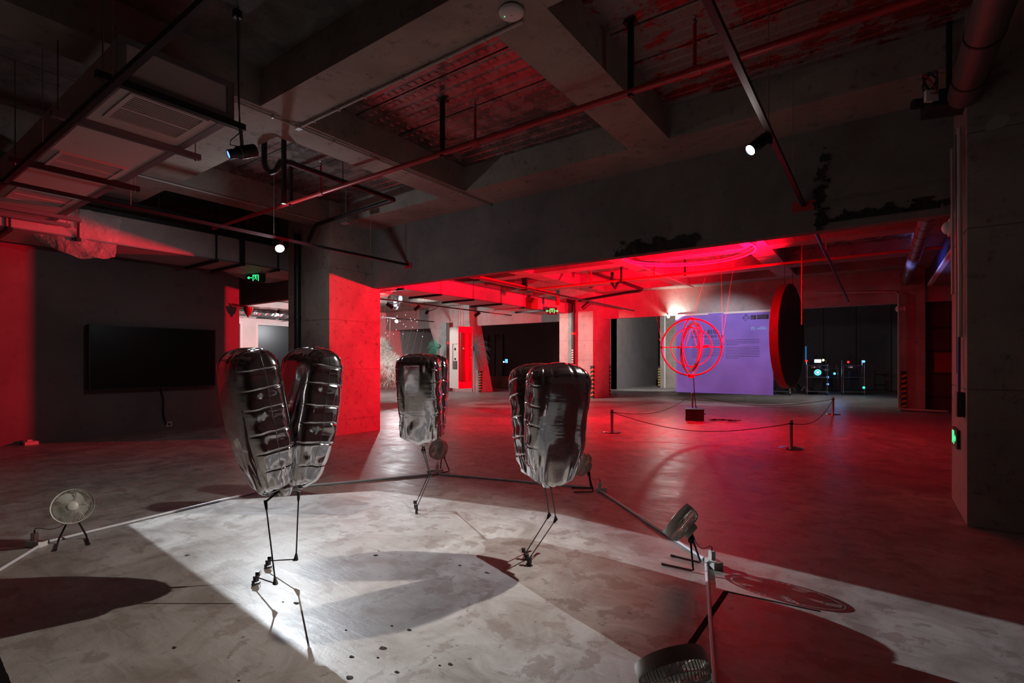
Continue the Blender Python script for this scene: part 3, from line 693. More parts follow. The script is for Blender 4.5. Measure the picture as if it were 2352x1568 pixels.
MB().tube([pt+Vector((0, 0, -.02)), P(530, 322, 4.0), P(528, 332, 4.0), P(545, 336, 4.02)], .004, 6).build('drop_cable', 'blackplastic', gp)
MB().box(P(545, 33, 4.0), (.05, .05, .06)).build('junction_box', 'black', gp)

# ------------------------------------------------------------------ pipes of the near bay
sp = thing('sprinkler_pipe', 'long thin red sprinkler pipe crossing the near ceiling', 'pipe', (-3.6, 3.93, 3.5))
MB().tube([(-8.9, 3.93, 3.5), (1.9, 3.93, 3.5)], .027, 12).build('pipe_run', 'redpipe', sp, smooth=True)
for x in (-3.73, -1.63, -6.6): 
    MB().b2((x-.02, 3.91, 3.46), (x+.02, 3.95, 4.06)).build('hanger_strut', 'black', sp); MB().b2((x-.05, 3.88, 4.05), (x+.05, 3.98, 4.06)).build('hanger_plate', 'black', sp)
for x in (-1.12, -3.28, -5.9):
    MB().tube([(x, 3.93, 3.5), (x, 3.93, 3.86)], .014, 8).build('riser', 'redpipe', sp)
    MB().lathe([(.012, 3.86), (.02, 3.87), (.012, 3.885), (.004, 3.9), (.022, 3.91), (.022, 3.914)], 12, Matrix.Translation((x, 3.93, 0))).build('sprinkler_head', 'strut', sp)
    MB().tube([(x-.05, 3.93, 3.5), (x+.05, 3.93, 3.5)], .036, 12).build('pipe_tee', 'redpipe', sp)
cd = thing('white_conduit', 'thin white conduit clipped along the underside of the left ceiling beam', 'conduit', (-4.86, 4.1, 3.72), 0, 'white conduits on the beams')
MB().tube([(-4.86, 2.0, 3.722), (-4.86, 6.18, 3.722), (-4.86, 6.19, 3.70)], .011, 8).build('tube_run', 'whitepvc', cd, smooth=True)
for y in (2.3, 2.7, 3.4, 3.9, 4.4, 4.9, 5.5): MB().b2((-4.878, y-.008, 3.708), (-4.842, y+.008, 3.74)).build('clip', 'whitepvc', cd)
cd = thing('white_conduit', 'thin white conduit running to the round white access point', 'conduit', (-3.5, 2.98, 3.72), 0, 'white conduits on the beams')
MB().tube([(-4.84, 2.985, 3.724), (-2.05, 2.985, 3.724)], .013, 8).build('tube_run', 'whitepvc', cd, smooth=True)
for x in (-4.6, -4.2, -3.8, -3.3, -2.8, -2.4): MB().b2((x-.008, 2.965, 3.708), (x+.008, 3.005, 3.74)).build('clip', 'whitepvc', cd)
MB().b2((-4.9, 2.96, 3.706), (-4.83, 3.01, 3.74)).build('junction_box', 'whitepvc', cd)
ap = thing('access_point', 'round white wireless access point with a green dot on the ceiling beam', 'access point', (-2.06, 2.86, 3.70))
T4 = Matrix.Translation((-2.06, 2.86, 0))
MB().lathe([(.001, 3.700), (.07, 3.702), (.084, 3.712), (.088, 3.726), (.08, 3.738)], 40, T4).build('shell', 'white', ap, smooth=True)
MB().lathe([(.001, 3.6985), (.007, 3.699), (.009, 3.7015)], 12, T4).build('logo_button', 'fandark', ap)
MB().box((-2.06-.045, 2.86-.02, 3.699), (.006, .006, .003)).build('status_led', 'green_lit', ap)
cd = thing('white_conduit', 'dim white conduit along the dark upper left beam', 'conduit', (-7.7, 2, 3.72), 0, 'white conduits on the beams')
MB().tube([(-7.8, -1.5, 3.722), (-7.8, 5.4, 3.722)], .011, 8).build('tube_run', 'whitepvc', cd, smooth=True)
dp = thing('drain_pipe', 'black drain pipe with an S-trap above the dazzling lamp', 'pipe', (-5.5, 3.2, 3.5))
a = P(607, 325, 5.9); tp = [Vector((a.x, a.y, 4.08)), P(607, 372, 5.9), P(611, 386, 5.9), P(622, 396, 5.88), P(634, 392, 5.85), P(640, 380, 5.82), P(645, 371, 5.8), P(655, 371, 5.75), Vector((-5.52, 3.3, 3.6)), Vector((-5.55, 4.86, 3.59))]
MB().tube(tp, .032, 10).build('trap_run', 'black', dp, smooth=True)
MB().tube([(-5.55, 4.86, 3.59), (-7.5, 4.94, 3.57), (-7.62, 4.95, 3.53), P(708, 556, 8.4)], .032, 10).build('lower_run', 'black', dp, smooth=True)
for x in (-5.53, ): MB().cyl((x, 4.0, 3.5), (x, 4.0, 4.08), .006, 6).build('hanger_rod', 'strut', dp)
MB().cyl((-6.7, 4.9, 3.45), (-6.7, 4.9, 4.08), .006, 6).build('hanger_rod', 'strut', dp); MB().b2((-6.78, 4.86, 3.44), (-6.62, 4.94, 3.455)).build('hanger_saddle', 'strut', dp)
st = thing('hanger_post', 'black square post hanging above the dazzling lamp', 'bracket', (-5.55, 3.1, 3.2)); v_ = P(652, 372, 5.7); MB().b2((v_.x-.02, v_.y-.02, H-5.7*(468-830)/FPX), (v_.x+.02, v_.y+.02, 4.09)).build('post', 'black', st)
vp = thing('down_pipe', 'black down pipe on the dark side of the red-faced pillar', 'pipe', (-8.6, 5.2, 0)); xx = onY(683, 700, 5.19).x
MB().tube([(xx, 5.19, 0), (xx, 5.19, 3.6)], .055, 14).build('pipe_run', 'black', vp, smooth=True)
for z in (.9, 2.1, 3.0): MB().tube([(xx, 5.19, z-.03), (xx, 5.19, z+.03)], .062, 14).build('pipe_collar', 'black', vp)
# ------------------------------------------------------------------ red-lit ducts
d1_ = thing('air_duct', 'long low air duct above the television, red-lit and wrapped in plastic film', 'air duct', (-9.7, 3, 3.05), 0, 'long air ducts')
MB().b2((-10.3, .9, 3.05), (-9.2, 6.18, 3.48)).build('duct_shell', 'ductboard', d1_)
MB().b2((-9.22, .9, 3.47), (-9.17, 6.18, 3.53)).build('top_flange', 'black', d1_); MB().b2((-9.21, .9, 3.04), (-9.185, 6.18, 3.06)).build('bottom_flange', 'strut', d1_)
for y in (1.55, 2.25, 4.1, 4.55, 5.2):
    MB().b2((-10.35, y-.025, 3.0), (-9.14, y+.025, 3.045)).build('support_bar', 'black', d1_)
    MB().b2((-9.17, y-(.06 if y == 4.55 else .012), 3.0), (-9.155, y+(.03 if y == 4.55 else .012), 4.08)).build('hanger_rod', 'black', d1_)
def film(name, pts, parent, seed):
    nx, ny = 26, 16; vs = []; fs = []
    A, B, C, D = [Vector(p) for p in pts]
    for i in range(nx+1):
        for j in range(ny+1):
            u, v_ = i/nx, j/ny; p = A*(1-u)*(1-v_)+B*u*(1-v_)+C*u*v_+D*(1-u)*v_
            nz_ = noise.noise(Vector((u*5+seed, v_*4, 0)))*.06+noise.noise(Vector((u*14+seed, v_*9, 2)))*.025
            vs.append(p+Vector((.05+nz_+.08*math.sin(u*PI)*v_, 0, -.12*math.sin(u*PI)*v_*v_+nz_*.4)))
    for i in range(nx):
        for j in range(ny): fs.append((i*(ny+1)+j, (i+1)*(ny+1)+j, (i+1)*(ny+1)+j+1, i*(ny+1)+j+1))
    MB().add(vs, fs).build(name, 'film', parent, smooth='all')
film('plastic_film', [(-9.19, 1.5, 3.45), (-9.19, 2.75, 3.45), (-9.3, 2.7, 2.86), (-9.45, 1.9, 2.95)], d1_, 2)
film('plastic_film', [(-9.19, 4.5, 3.06), (-9.19, 5.9, 3.06), (-10.0, 5.8, 2.98), (-10.0, 4.6, 2.98)], d1_, 6)
cb = thing('cable_tray', 'dark cable tray hung above the red-lit duct', 'cable tray', (-9.0, 3.2, 3.6))
MB().b2((-9.12, -.5, 3.62), (-8.98, 5.2, 3.66)).build('tray', 'black', cb)
for y in (.6, 1.9, 3.2, 4.6): MB().cyl((-9.05, y, 3.62), (-9.05, y, 4.1), .005, 6).build('hanger_rod', 'strut', cb)
d2_ = thing('air_duct', 'long air duct glowing red in the far bay beyond the concrete beam', 'air duct', (-9.7, 11, 3.05), 0, 'long air ducts')
MB().b2((-10.3, 6.4, 3.05), (-9.2, 16.1, 3.45)).build('duct_shell', 'ductboard', d2_)
MB().b2((-9.21, 6.4, 3.43), (-9.18, 16.1, 3.47)).build('top_flange', 'strut', d2_); MB().b2((-9.21, 6.4, 3.04), (-9.185, 16.1, 3.06)).build('bottom_flange', 'strut', d2_)
for y in (7.0, 8.3, 9.6, 10.9, 12.2, 13.4, 14.6):
    MB().b2((-10.35, y-.03, 3.0), (-9.14, y+.03, 3.045)).build('support_bar', 'black', d2_); MB().cyl((-9.16, y, 3.0), (-9.16, y, 4.08), .006, 6).build('hanger_rod', 'black', d2_)
MB().b2((-9.2, 13.55, 3.0), (-8.98, 13.95, 3.36)).build('damper_box', 'redpaint', d2_)
MB().tube(arc((-9.05, 13.9, 3.45), (0, 1, 0), (0, 0, 1), .14, 0, PI, 10), .008, 6).build('damper_cable', 'redpaint', d2_)
film('plastic_film', [(-9.19, 6.5, 3.1), (-9.19, 8.2, 3.1), (-9.5, 8.1, 2.85), (-9.5, 6.6, 2.9)], d2_, 11)
film('plastic_film', [(-9.19, 12.2, 3.06), (-9.19, 13.6, 3.06), (-10.0, 13.4, 2.85), (-10.0, 12.4, 2.9)], d2_, 15)
fp = thing('fire_main_pipe', 'thick red pipe over the glowing red duct', 'pipe', (-8.4, 10, 3.45))
MB().tube([(-8.45, 6.4, 3.5), (-8.45, 14.0, 3.48), (-8.42, 14.2, 3.44), (-8.4, 14.25, 3.3), (-8.4, 14.25, 3.12)], .06, 12).build('pipe_run', 'redpipe', fp, smooth=True)
for y in (8.0, 10.2, 12.4): MB().b2((-8.53, y-.03, 3.4), (-8.37, y+.03, 4.08)).build('hanger_strut', 'black', fp)
sp2 = thing('sprinkler_pipe', 'thin red sprinkler pipe crossing the red far bay', 'pipe', (-4, 12.85, 3.5))
MB().tube([(-9.0, 12.95, 3.5), (1.03, 12.75, 3.5)], .03, 10).build('pipe_run', 'redpipe', sp2, smooth=True)
for x in (-6.5, -4.7, -3.1, -.9): MB().cyl((x, 12.85, 3.5), (x, 12.85, 4.05), .018, 8).build('riser', 'redpipe', sp2)
for x in (-5.6, -3.9): MB().b2((x-.02, 12.83, 3.45), (x+.02, 12.87, 4.05)).build('hanger_strut', 'black', sp2)
rp = thing('red_drop_pipe', 'thin red vertical rod beside the big dark disc', 'pipe', (-1.3, 12.5, 2)); v_ = onY(1842, 700, 12.6)
MB().tube([(v_.x, 12.6, 2.1), (v_.x, 12.6, 4.09)], .016, 8).build('rod', 'redpipe', rp)
dr = thing('drain_pipe', 'black drain pipe with a bend on the red ceiling near the pillar', 'pipe', (-6.2, 14, 3.4))
MB().tube([P(1406, 625, 14.2), P(1406, 650, 14.2), P(1412, 662, 14.2), P(1422, 645, 14.2), P(1475, 664, 14.6), P(1470, 668, 14.6), P(1437, 672, 15.2), P(1330, 690, 16.0)], .045, 8).build('pipe_run', 'black', dr, smooth=True)
vp = thing('down_pipe', 'black down pipe with white lettering on the front of the red pillar', 'pipe', (-9, 16.1, 0)); xx = onY(1318, 700, 16.08).x
MB().tube([(xx, 16.05, 0), (xx, 16.05, 3.5)], .07, 12).build('pipe_run', 'black', vp, smooth=True)
for z in (.5, 2.3, 3.1): MB().tube([(xx, 16.05, z-.04), (xx, 16.05, z+.04)], .08, 12).build('pipe_collar', 'redpipe' if z == 2.3 else 'black', vp)
for i in range(9):
    MB().b2((xx-.028, 15.972, 1.0+i*.085), (xx+.028, 15.985, 1.05+i*.085)).build('printed_mark', 'white', vp)
vp = thing('down_pipe', 'dark down pipe beside the leaning concrete column', 'pipe', (-15, 16.5, 0)); v0 = onY(1031, 700, 16.45).x
MB().tube([(v0, 16.45, 0), (v0, 16.45, 3.0)], .11, 12).build('pipe_run', 'darkdoor', vp, smooth=True); MB().tube([(v0, 16.45, 2.05), (v0, 16.45, 2.15)], .125, 12).build('pipe_collar', 'redpipe', vp)
# ------------------------------------------------------------------ right side: insulated pipes, projector, lamp
def lagged(label, ya, yb, x0, x1):
    t = thing('insulated_pipe', label, 'pipe', (x0, (ya+yb)/2, 3.3), 0, 'insulated pipes')
    MB().tube([(x0, ya, 3.4), (x1, yb, 3.4)], .105, 18).build('lagging', 'lagging', t, smooth=True)
    n = int((yb-ya)/.62)
    for i in range(n):
        f_ = (i+.5)/n; x = x0+(x1-x0)*f_; y = ya+(yb-ya)*f_; MB().tube([(x, y-.012, 3.4), (x, y+.012, 3.4)], .109, 18).build('band', 'black', t)
lagged('thick insulated pipe in the dark upper right corner', -1, 5.33, .56, .56); lagged('thick insulated pipe seen beyond the beam at right', 6.4, 16.88, .6, .62)
pj = thing('projector', 'black projector on a bracket with tangled cables at upper right', 'projector', P(2165, 250, 4.1))
c_ = P(2180, 235, 4.15)
MB().box(c_, (.30, .26, .13), rz=.25).build('body', 'blackplastic', pj); MB().cyl(c_+Vector((-.17, -.1, 0)), c_+Vector((-.24, -.13, 0)), .04, 14).build('lens_tube', 'black', pj, smooth=True)
MB().box(c_+Vector((-.12, -.16, .02)), (.10, .03, .09), rz=.5).build('terminal_block', 'whitebox', pj)
MB().cyl(c_+Vector((0, 0, .06)), (c_.x, c_.y, 4.1), .02, 8).build('ceiling_mount', 'black', pj)
random.seed(5)
for k in range(5):
    p0 = c_+Vector((-.13, -.15, .03)); pts = [p0+Vector((.05*math.sin(k+i), .03*math.cos(2*i+k), (.22-.004*i*i)*math.sin(i*.5) if i < 6 else .0)) for i in range(8)]
    MB().tube(pts, .005, 6).build('cable', 'redpipe' if k == 2 else 'blackplastic', pj, smooth=True)
cc = thing('cable_bundle', 'bundle of dark and pale cables dropping down the right pillar edge', 'cables', (.57, 5.5, 1.5))
for k, (y, zb, m) in enumerate(((5.45, 1.5, 'whitepvc'), (5.52, .95, 'bluefilm'), (5.6, 1.2, 'blackplastic'), (5.95, 1.9, 'whitepvc'))):
    MB().tube([(.545, y+.03, 3.2), (.545, y, 2.6), (.55, y+.01*k, 2.0), (.55, y+.02, zb)], .011 if k else .016, 8).build('cable', m, cc, smooth=True)
MB().b2((.53, 5.46, .85), (.575, 5.56, 1.05)).build('junction_box', 'blackplastic', cc)
el = thing('emergency_lamp', 'white dome emergency lamp on the edge of the right pillar', 'lamp', (.56, 6.15, 2.6)); e0 = onX(2195, 521, .58)
MB().ell((.53, e0.y, e0.z), (.05, .06, .06), 16, 10).build('dome', 'white', el, smooth=True); MB().b2((.53, e0.y-.07, e0.z-.07), (.58, e0.y+.07, e0.z+.07)).build('back_plate', 'whitebox', el)
sw = thing('switch_plate', 'pale switch plate high on the dark ceiling beam at upper right', 'switch', P(2162, 150, 4.3)); s_ = P(2162, 150, 4.3)
MB().box(s_, (.02, .12, .12)).build('plate', 'white', sw); MB().box(s_+Vector((-.012, 0, .01)), (.006, .03, .012)).build('rocker', 'blackplastic', sw)
# patch of pale plaster on the right pillar
pl = onY(2292, 282, 5.36); mb = MB(); random.seed(11)
ring = [(pl.x+.07*math.cos(a)*(.6+.6*random.random()), 5.357, pl.z+.07*math.sin(a)*(.6+.6*random.random())) for a in [2*PI*i/14 for i in range(14)]]
mb.poly(ring, (0, .003, 0)); mb.build('plaster_patch', 'conc_light', col3)
# ------------------------------------------------------------------ exit signs
def rect2(a, b, c, d): return [(a, b), (c, b), (c, d), (a, d)]
def stroke(p, q, w_):
    p, q = Vector(p), Vector(q); t = (q-p).normalized(); n = Vector((-t.y, t.x))*w_/2
    return [tuple(p-n), tuple(q-n), tuple(q+n), tuple(p+n)]
MAN = [[(.0+.06*math.cos(a), .36+.06*math.sin(a)) for a in [2*PI*i/10 for i in range(10)]], stroke((0, .3), (-.03, .02), .12), stroke((0, .27), (.17, .2), .055), stroke((.17, .2), (.22, .06), .05), stroke((0, .27), (-.2, .24), .055), stroke((-.2, .24), (-.26, .1), .05),
       stroke((-.02, .04), (.14, -.1), .07), stroke((.14, -.1), (.14, -.34), .06), stroke((-.04, .04), (-.1, -.16), .07), stroke((-.1, -.16), (-.3, -.24), .06)]
FRAME = [rect2(-.5, -.5, -.38, .5), rect2(.38, -.5, .5, .5), rect2(-.38, .39, .38, .5)]
def arrow(s, x): return [stroke((x, 0), (x+s*.45, 0), .12), [(x+s*.42, -.25), (x+s*.8, 0), (x+s*.42, .25)]]
def exitsign(label, c, u, nrm, Wd, Hd, polys, gl, hang=0, up=(0, 0, 1), cat='exit sign'):
    c, u, nrm, up = Vector(c), Vector(u).normalized(), Vector(nrm).normalized(), Vector(up)
    t = thing('exit_sign', label, cat, c-up*Hd/2, 0, 'green lit exit signs')
    a = c-u*Wd/2-up*Hd/2; mb = MB()
    mb.poly([c+u*(sx*Wd/2)+up*(sz*Hd/2)-nrm*.012 for sx, sz in ((-1, -1), (1, -1), (1, 1), (-1, 1))], nrm*.024); mb.build('case', 'blackplastic', t)
    for nm, ps in polys:
        mb = MB()
        for p in ps: mb.poly([c+u*(x*gl)+up*(y*gl)+nrm*.0125 for x, y in p], nrm*.003)
        mb.build(nm, 'green_lit', t)
    if hang: MB().cyl(c+u*Wd*.32+up*Hd/2, c+u*Wd*.32+up*hang, .006, 6).build('hanging_rod', 'black', t)
    return t
sh = lambda ps, dx: [[(x+dx, y) for x, y in p] for p in ps]
e = onY(588, 638, 5.0)
exitsign('green exit sign with a left arrow hanging by the left doorway', e, (RT[0]*.9, RT[1]*.9, 0), (-FW[0], -FW[1], 0), .36, .165, [('door_symbol', FRAME), ('running_man', MAN), ('arrow', arrow(-1, -.62))], .115, .16)
e = onY(1268, 714, 14.6)
exitsign('small green exit sign with two arrows beyond the hanging cabinet', e, (RT[0], RT[1], 0), (-FW[0], -FW[1], 0), .33, .24, [('door_symbol', FRAME), ('running_man', MAN), ('arrow', arrow(-1, -.55)), ('arrow', arrow(1, .55))], .16, .76)
exitsign('green exit sign low on the edge of the right pillar', (.567, 5.92, .63), (0, -1, 0), (-1, 0, 0), .36, .16, [('door_symbol', sh(FRAME, -.5)), ('running_man', sh(MAN, -.5)), ('arrow', arrow(1, .2))], .115)
exitsign('tiny green exit sign on the far right column near the floor', (.487, 17.1, .62), (0, -1, 0), (-1, 0, 0), .3, .16, [('door_symbol', FRAME), ('running_man', MAN)], .12)
e = onY(1729.5, 754.5, 18.2)
exitsign('smaller of two green exit signs glimpsed through the violet banner', e, (1, 0, 0), (0, -1, 0), .14, .14, [('door_symbol', FRAME), ('running_man', MAN)], .11, 1.78)
e = onY(1750, 754, 18.2)
exitsign('wider two-arrow green exit sign glimpsed through the violet banner', e, (1, 0, 0), (0, -1, 0), .36, .14, [('door_symbol', FRAME), ('running_man', MAN), ('arrow', arrow(-1, -.5)), ('arrow', arrow(1, .5))], .115, 1.78)
# ------------------------------------------------------------------ violet banner
bx0, bx1, by, bz0, bz1 = -5.44, -2.52, 16.93, .29, 2.84
def fold(x, z):
    u = (x-bx0)/(bx1-bx0); v_ = (z-bz0)/(bz1-bz0)
    return by-.03*math.sin(u*9+v_*3.0+1)*(.3+.7*(1-v_))-.018*math.sin(u*17-v_*6)-.01*noise.noise(Vector((u*6, v_*6, 0)))-.01
bn = thing('banner', 'violet cloth banner with dark Chinese lettering hung behind the red sphere', 'banner', ((bx0+bx1)/2, by, bz0))
nx, nz = 70, 50; mb = MB(); vs = [(bx0+(bx1-bx0)*i/nx, fold(bx0+(bx1-bx0)*i/nx, bz0+(bz1-bz0)*k/nz), bz0+(bz1-bz0)*k/nz) for i in range(nx+1) for k in range(nz+1)]
mb.add(vs, [(i*(nz+1)+k, (i+1)*(nz+1)+k, (i+1)*(nz+1)+k+1, i*(nz+1)+k+1) for i in range(nx) for k in range(nz)]).build('cloth', 'banner', bn, smooth='all')
MB().b2((bx0, by-.02, 2.80), (bx1, 17.0, 2.86)).build('top_batten', 'white_frame', bn)
MB().cyl((bx0, by-.01, bz0+.01), (bx1, by-.01, bz0+.01), .02, 10).build('hem_rod', 'banner', bn, smooth=True)
def lettering(name, body, x, z, size, parent, space=1.0, yoff=-.004, bold=.0):
    cu = bpy.data.curves.new(name, 'FONT'); cu.body = body; cu.size = size; cu.space_character = space; cu.offset = bold
    to = bpy.data.objects.new('tmp_text', cu); COL.objects.link(to)
    me = bpy.data.meshes.new_from_object(to.evaluated_get(bpy.context.evaluated_depsgraph_get()))
    bpy.data.objects.remove(to)
    mb = MB(); mb.add([(x+v.co.x, fold(x+v.co.x, z+v.co.y)+yoff, z+v.co.y) for v in me.vertices], [tuple(p.vertices) for p in me.polygons])
    bpy.data.meshes.remove(me)
    return mb.build(name, 'ink', parent)
def bpt(px, py): p = onY(px, py, by); return p.x, p.z
x, z = bpt(1588, 768); lettering('title_lettering', '机器人剧场', x, z, .165, bn, 1.02, bold=.002)
x, z = bpt(1588, 776.5); lettering('subtitle_lettering', '城市中的多智能体系统', x, z, .098, bn, 1.08, bold=.001)
random.seed(21)
def para(px0, px1, py0, rows, step):
    mb = MB()
    for r in range(rows):
        x0, z0 = bpt(px0, py0+r*step); x1, _ = bpt(px1, py0+r*step)
        if r == rows-1: x1 = x0+(x1-x0)*.4
        x = x0
        while x < x1:
            w_ = .03+.05*random.random(); xe = min(x+w_, x1); h_ = .010
            mb.add([(x, fold(x, z0)-.006, z0), (xe, fold(xe, z0)-.006, z0), (xe, fold(xe, z0+h_)-.006, z0+h_), (x, fold(x, z0+h_)-.006, z0+h_)], [(0, 1, 2, 3)]); x = xe+.014
    mb.build('small_print', 'ink', bn, kind='stuff')
para(1590, 1662, 782.5, 5, 3.7); para(1590, 1662, 799, 7, 3.7); para(1668, 1744, 781, 4, 3.7); para(1668, 1744, 798, 8, 3.5)
def pr(px, py): a, b = bpt(px, py); return Vector((a, fold(a, b)-.006, b))
mb = MB(); c_ = pr(1714, 729.5)
for r, ww in ((.047, .012),):
    n = 24; vs = []
    for i in range(n):
        a = 2*PI*i/n
        for q in (r, r-ww): vs.append(c_+Vector((q*math.cos(a), 0, q*math.sin(a))))
    mb.add(vs, [(2*i, 2*((i+1) % n), 2*((i+1) % n)+1, 2*i+1) for i in range(n)])
for k in range(4):
    a = PI/2*k
    for s in (-1, 0, 1):
        q = c_+Vector((math.cos(a)*.085-math.sin(a)*s*.03, 0, math.sin(a)*.085+math.cos(a)*s*.03)); d_ = .012
        mb.add([q+Vector((-d_, 0, -d_)), q+Vector((d_, 0, -d_)), q+Vector((d_, 0, d_)), q+Vector((-d_, 0, d_))], [(0, 1, 2, 3)])
for k in range(4):
    a = PI/4+PI/2*k; q = c_+Vector((math.cos(a)*.072, 0, math.sin(a)*.072)); d_ = .007
    mb.add([q+Vector((-d_, 0, -d_)), q+Vector((d_, 0, -d_)), q+Vector((d_, 0, d_)), q+Vector((-d_, 0, d_))], [(0, 1, 2, 3)])
mb.build('round_emblem', 'ink', bn)
M['inkpale'] = mat('pale_print', (.16, .13, .26), .8)
def quad(px0, py0, px1, py1, name, m, off=0):
    a, b = pr(px0, py1), pr(px1, py0); y = min(a.y, b.y)-.004-off
    return MB().add([(a.x, y, a.z), (b.x, y, a.z), (b.x, y, b.z), (a.x, y, b.z)], [(0, 1, 2, 3)]).build(name, m, bn)
quad(1724.5, 723, 1736.5, 733.5, 'logo_square', 'ink'); quad(1738.5, 721.5, 1765, 732.5, 'logo_bar', 'ink')
for body, px, py in (('UA', 1726.2, 727.6), ('BB', 1726.2, 732.6)):
    o = lettering('logo_lettering', body, bpt(px, py)[0], bpt(px, py)[1], .075, bn, 1.0, -.05); o.data.materials[0] = M['inkpale']
mb = MB()
for r in range(3):
    for s in range(7):
        x0, z0 = bpt(1740+s*3.3, 725.5+r*2.6); mb.add([(x0, by-.07, z0), (x0+.03, by-.07, z0), (x0+.03, by-.07, z0+.012), (x0, by-.07, z0+.012)], [(0, 1, 2, 3)])
mb.build('small_print', 'inkpale', bn, kind='stuff')
# ------------------------------------------------------------------ red armillary sphere
sc_ = P(1587.5, 797, 11.05); RS = .615
sph = thing('ring_sphere', 'red gyroscope sphere of nested rings hanging on wires', 'kinetic sculpture', (sc_.x, sc_.y, sc_.z-RS-.06))
vx = Vector((RT[0], RT[1], 0)); vy = Vector((-FW[0], -FW[1], 0)); vz = Vector((0, 0, 1))
ph = math.atan((1587-W0)/FPX); vx = Vector((math.cos(YAW-ph), math.sin(YAW-ph), 0)); vf = Vector((-math.sin(YAW-ph), math.cos(YAW-ph), 0))
def ring(name, u, v_, r, tr, m='redpaint', flat=None):
    pts = [sc_+(u*math.cos(2*PI*i/72)+v_*math.sin(2*PI*i/72))*r for i in range(72)]
    if flat:
        n = u.cross(v_).normalized(); mb = MB(); vs = []
        for p in pts:
            rad = (p-sc_).normalized()
            vs += [p+n*flat-rad*tr, p+n*flat+rad*tr, p-n*flat+rad*tr, p-n*flat-rad*tr]
        k = len(pts); mb.add(vs, [(4*i+j, 4*i+(j+1) % 4, 4*((i+1) % k)+(j+1) % 4, 4*((i+1) % k)+j) for i in range(k) for j in range(4)])
        return mb.build(name, m, sph)
    return MB().tube(pts, tr, 8, closed=True).build(name, m, sph, smooth=True)
def rot(v_, a): return vx*math.cos(a)*v_+vf*math.sin(a)*v_
ring('outer_ring', vx, vz, RS, .018); ring('middle_ring', vx, vz, .42, .010)
ring('crossing_ring', (vx*.30+vf*.95).normalized(), vz, RS-.01, .013)
ring('geared_ring', (vx*-.40+vf*.92).normalized(), (vz*.99+vx*.1).normalized(), .535, .012, 'strut', .018)
ring('geared_ring', (vx*-.38+vf*.925).normalized(), (vz*.985+vx*.12).normalized(), .50, .01, 'redpaint', .008)
ring('inner_ring', (vx*.36+vf*.93).normalized(), vz, .44, .011)
ax = MB().cyl(sc_-vx*(RS+.03), sc_+vx*(RS+.03), .010, 8); ax.build('axle', 'redpaint', sph, smooth=True)
for s in (-1, 1):
    c_ = sc_+vx*s*RS; MB().box(c_, (.05, .04, .05)).build('clamp', 'redpaint', sph)
    for dx, dz in ((-.03, .2), (.03, .22)): MB().tube([c_, c_+vx*(s*.02+dx)+vz*dz], .006, 6).build('turnbuckle', 'redpaint', sph)
for k, dx in enumerate((-.25, -.18, .13, .25)):
    MB().box(sc_+vx*dx, (.05, .05, .05)).build('hub_block', 'redpaint', sph)
MB().cyl(sc_+vx*.24, sc_+vx*.36+vz*.03, .028, 10).build('motor', 'redpaint', sph)
MB().box(sc_-vz*(RS+.03), (.13, .05, .05), rz=.3).build('lower_bracket', 'redpaint', sph); MB().box(sc_+vz*(RS+.01), (.05, .05, .04)).build('upper_bracket', 'redpaint', sph)
for dx, dx2 in ((-.12, -.03), (.12, .03)): MB().tube([sc_+vx*dx, sc_+vz*.38+vx*dx2*.4], .005, 6).build('stay_rod', 'redpaint', sph)
RC = Vector((-3.35, 11.1, 3.62))
for (sx, px, py) in ((-1, 1478, 585), (-1, 1500, 590), (1, 1690, 575), (1, 1655, 585), (0, 1525, 590), (0, 1640, 580)):
    a = sc_+vx*sx*(RS+.02)+vz*(.2 if sx else RS); MB().tube([a, P(px, py, 10.8)], .0022, 5).build('suspension_wire', 'rope', sph)
MB().tube([sc_-vz*(RS+.05)+vx*.05, sc_-vz*1.0+vx*.065, sc_-vz*1.25+vx*.09, Vector((-3.2, 11.35, .28))], .010, 6).build('feed_cable', 'rope', sph, smooth=True)
hp = thing('ceiling_hoop', 'big pale hoop hung flat under the red ceiling above the sphere', 'hoop', RC)
hn = 64
for rr, zz in ((1.36, 0), (1.36, .05)): MB().tube([RC+Vector((rr*math.cos(2*PI*i/hn), rr*math.sin(2*PI*i/hn), zz)) for i in range(hn)], .022, 8, closed=True).build('hoop_tube', 'whitepvc', hp, smooth=True)
for i in range(6):
    a = 2*PI*i/6+.3; MB().cyl(RC+Vector((1.36*math.cos(a), 1.36*math.sin(a), .05)), (RC.x+1.36*math.cos(a), RC.y+1.36*math.sin(a), 4.09 if i % 2 else 3.99), .006, 6).build('hanger_rod', 'wire', hp)
cd = thing('white_conduit', 'thin pale conduit slanting down beneath the hoop', 'conduit', (-4, 12, 3.6), 0, 'white conduits on the beams')
MB().tube([(-4.86, 9.5, 3.72), (-4.86, 16.9, 3.72)], .02, 8).build('tube_run', 'whitepvc', cd, smooth=True)
bxx = thing('flight_case', 'black equipment box on the red floor below the sphere', 'box', (-3.28, 11.5, 0), YAW-.32)
MB().b2((-.19, -.17, .012), (.19, .17, .24)).build('body', 'blackplastic', bxx, world=False); MB().b2((-.195, -.175, .225), (.195, .175, .255)).build('lid', 'black', bxx, world=False)
MB().tube([(.2, -.06, .14), (.225, -.06, .15), (.225, .06, .15), (.2, .06, .14)], .008, 6).build('handle', 'black', bxx, world=False)
for x in (-.16, .16):
    for y in (-.14, .14): MB().b2((x-.02, y-.02, 0), (x+.02, y+.02, .014)).build('foot', 'black', bxx, world=False)
random.seed(2)
cl = thing('cable_coil', 'tangle of thin black cable beside the equipment box', 'cable', (-2.7, 11.6, 0))
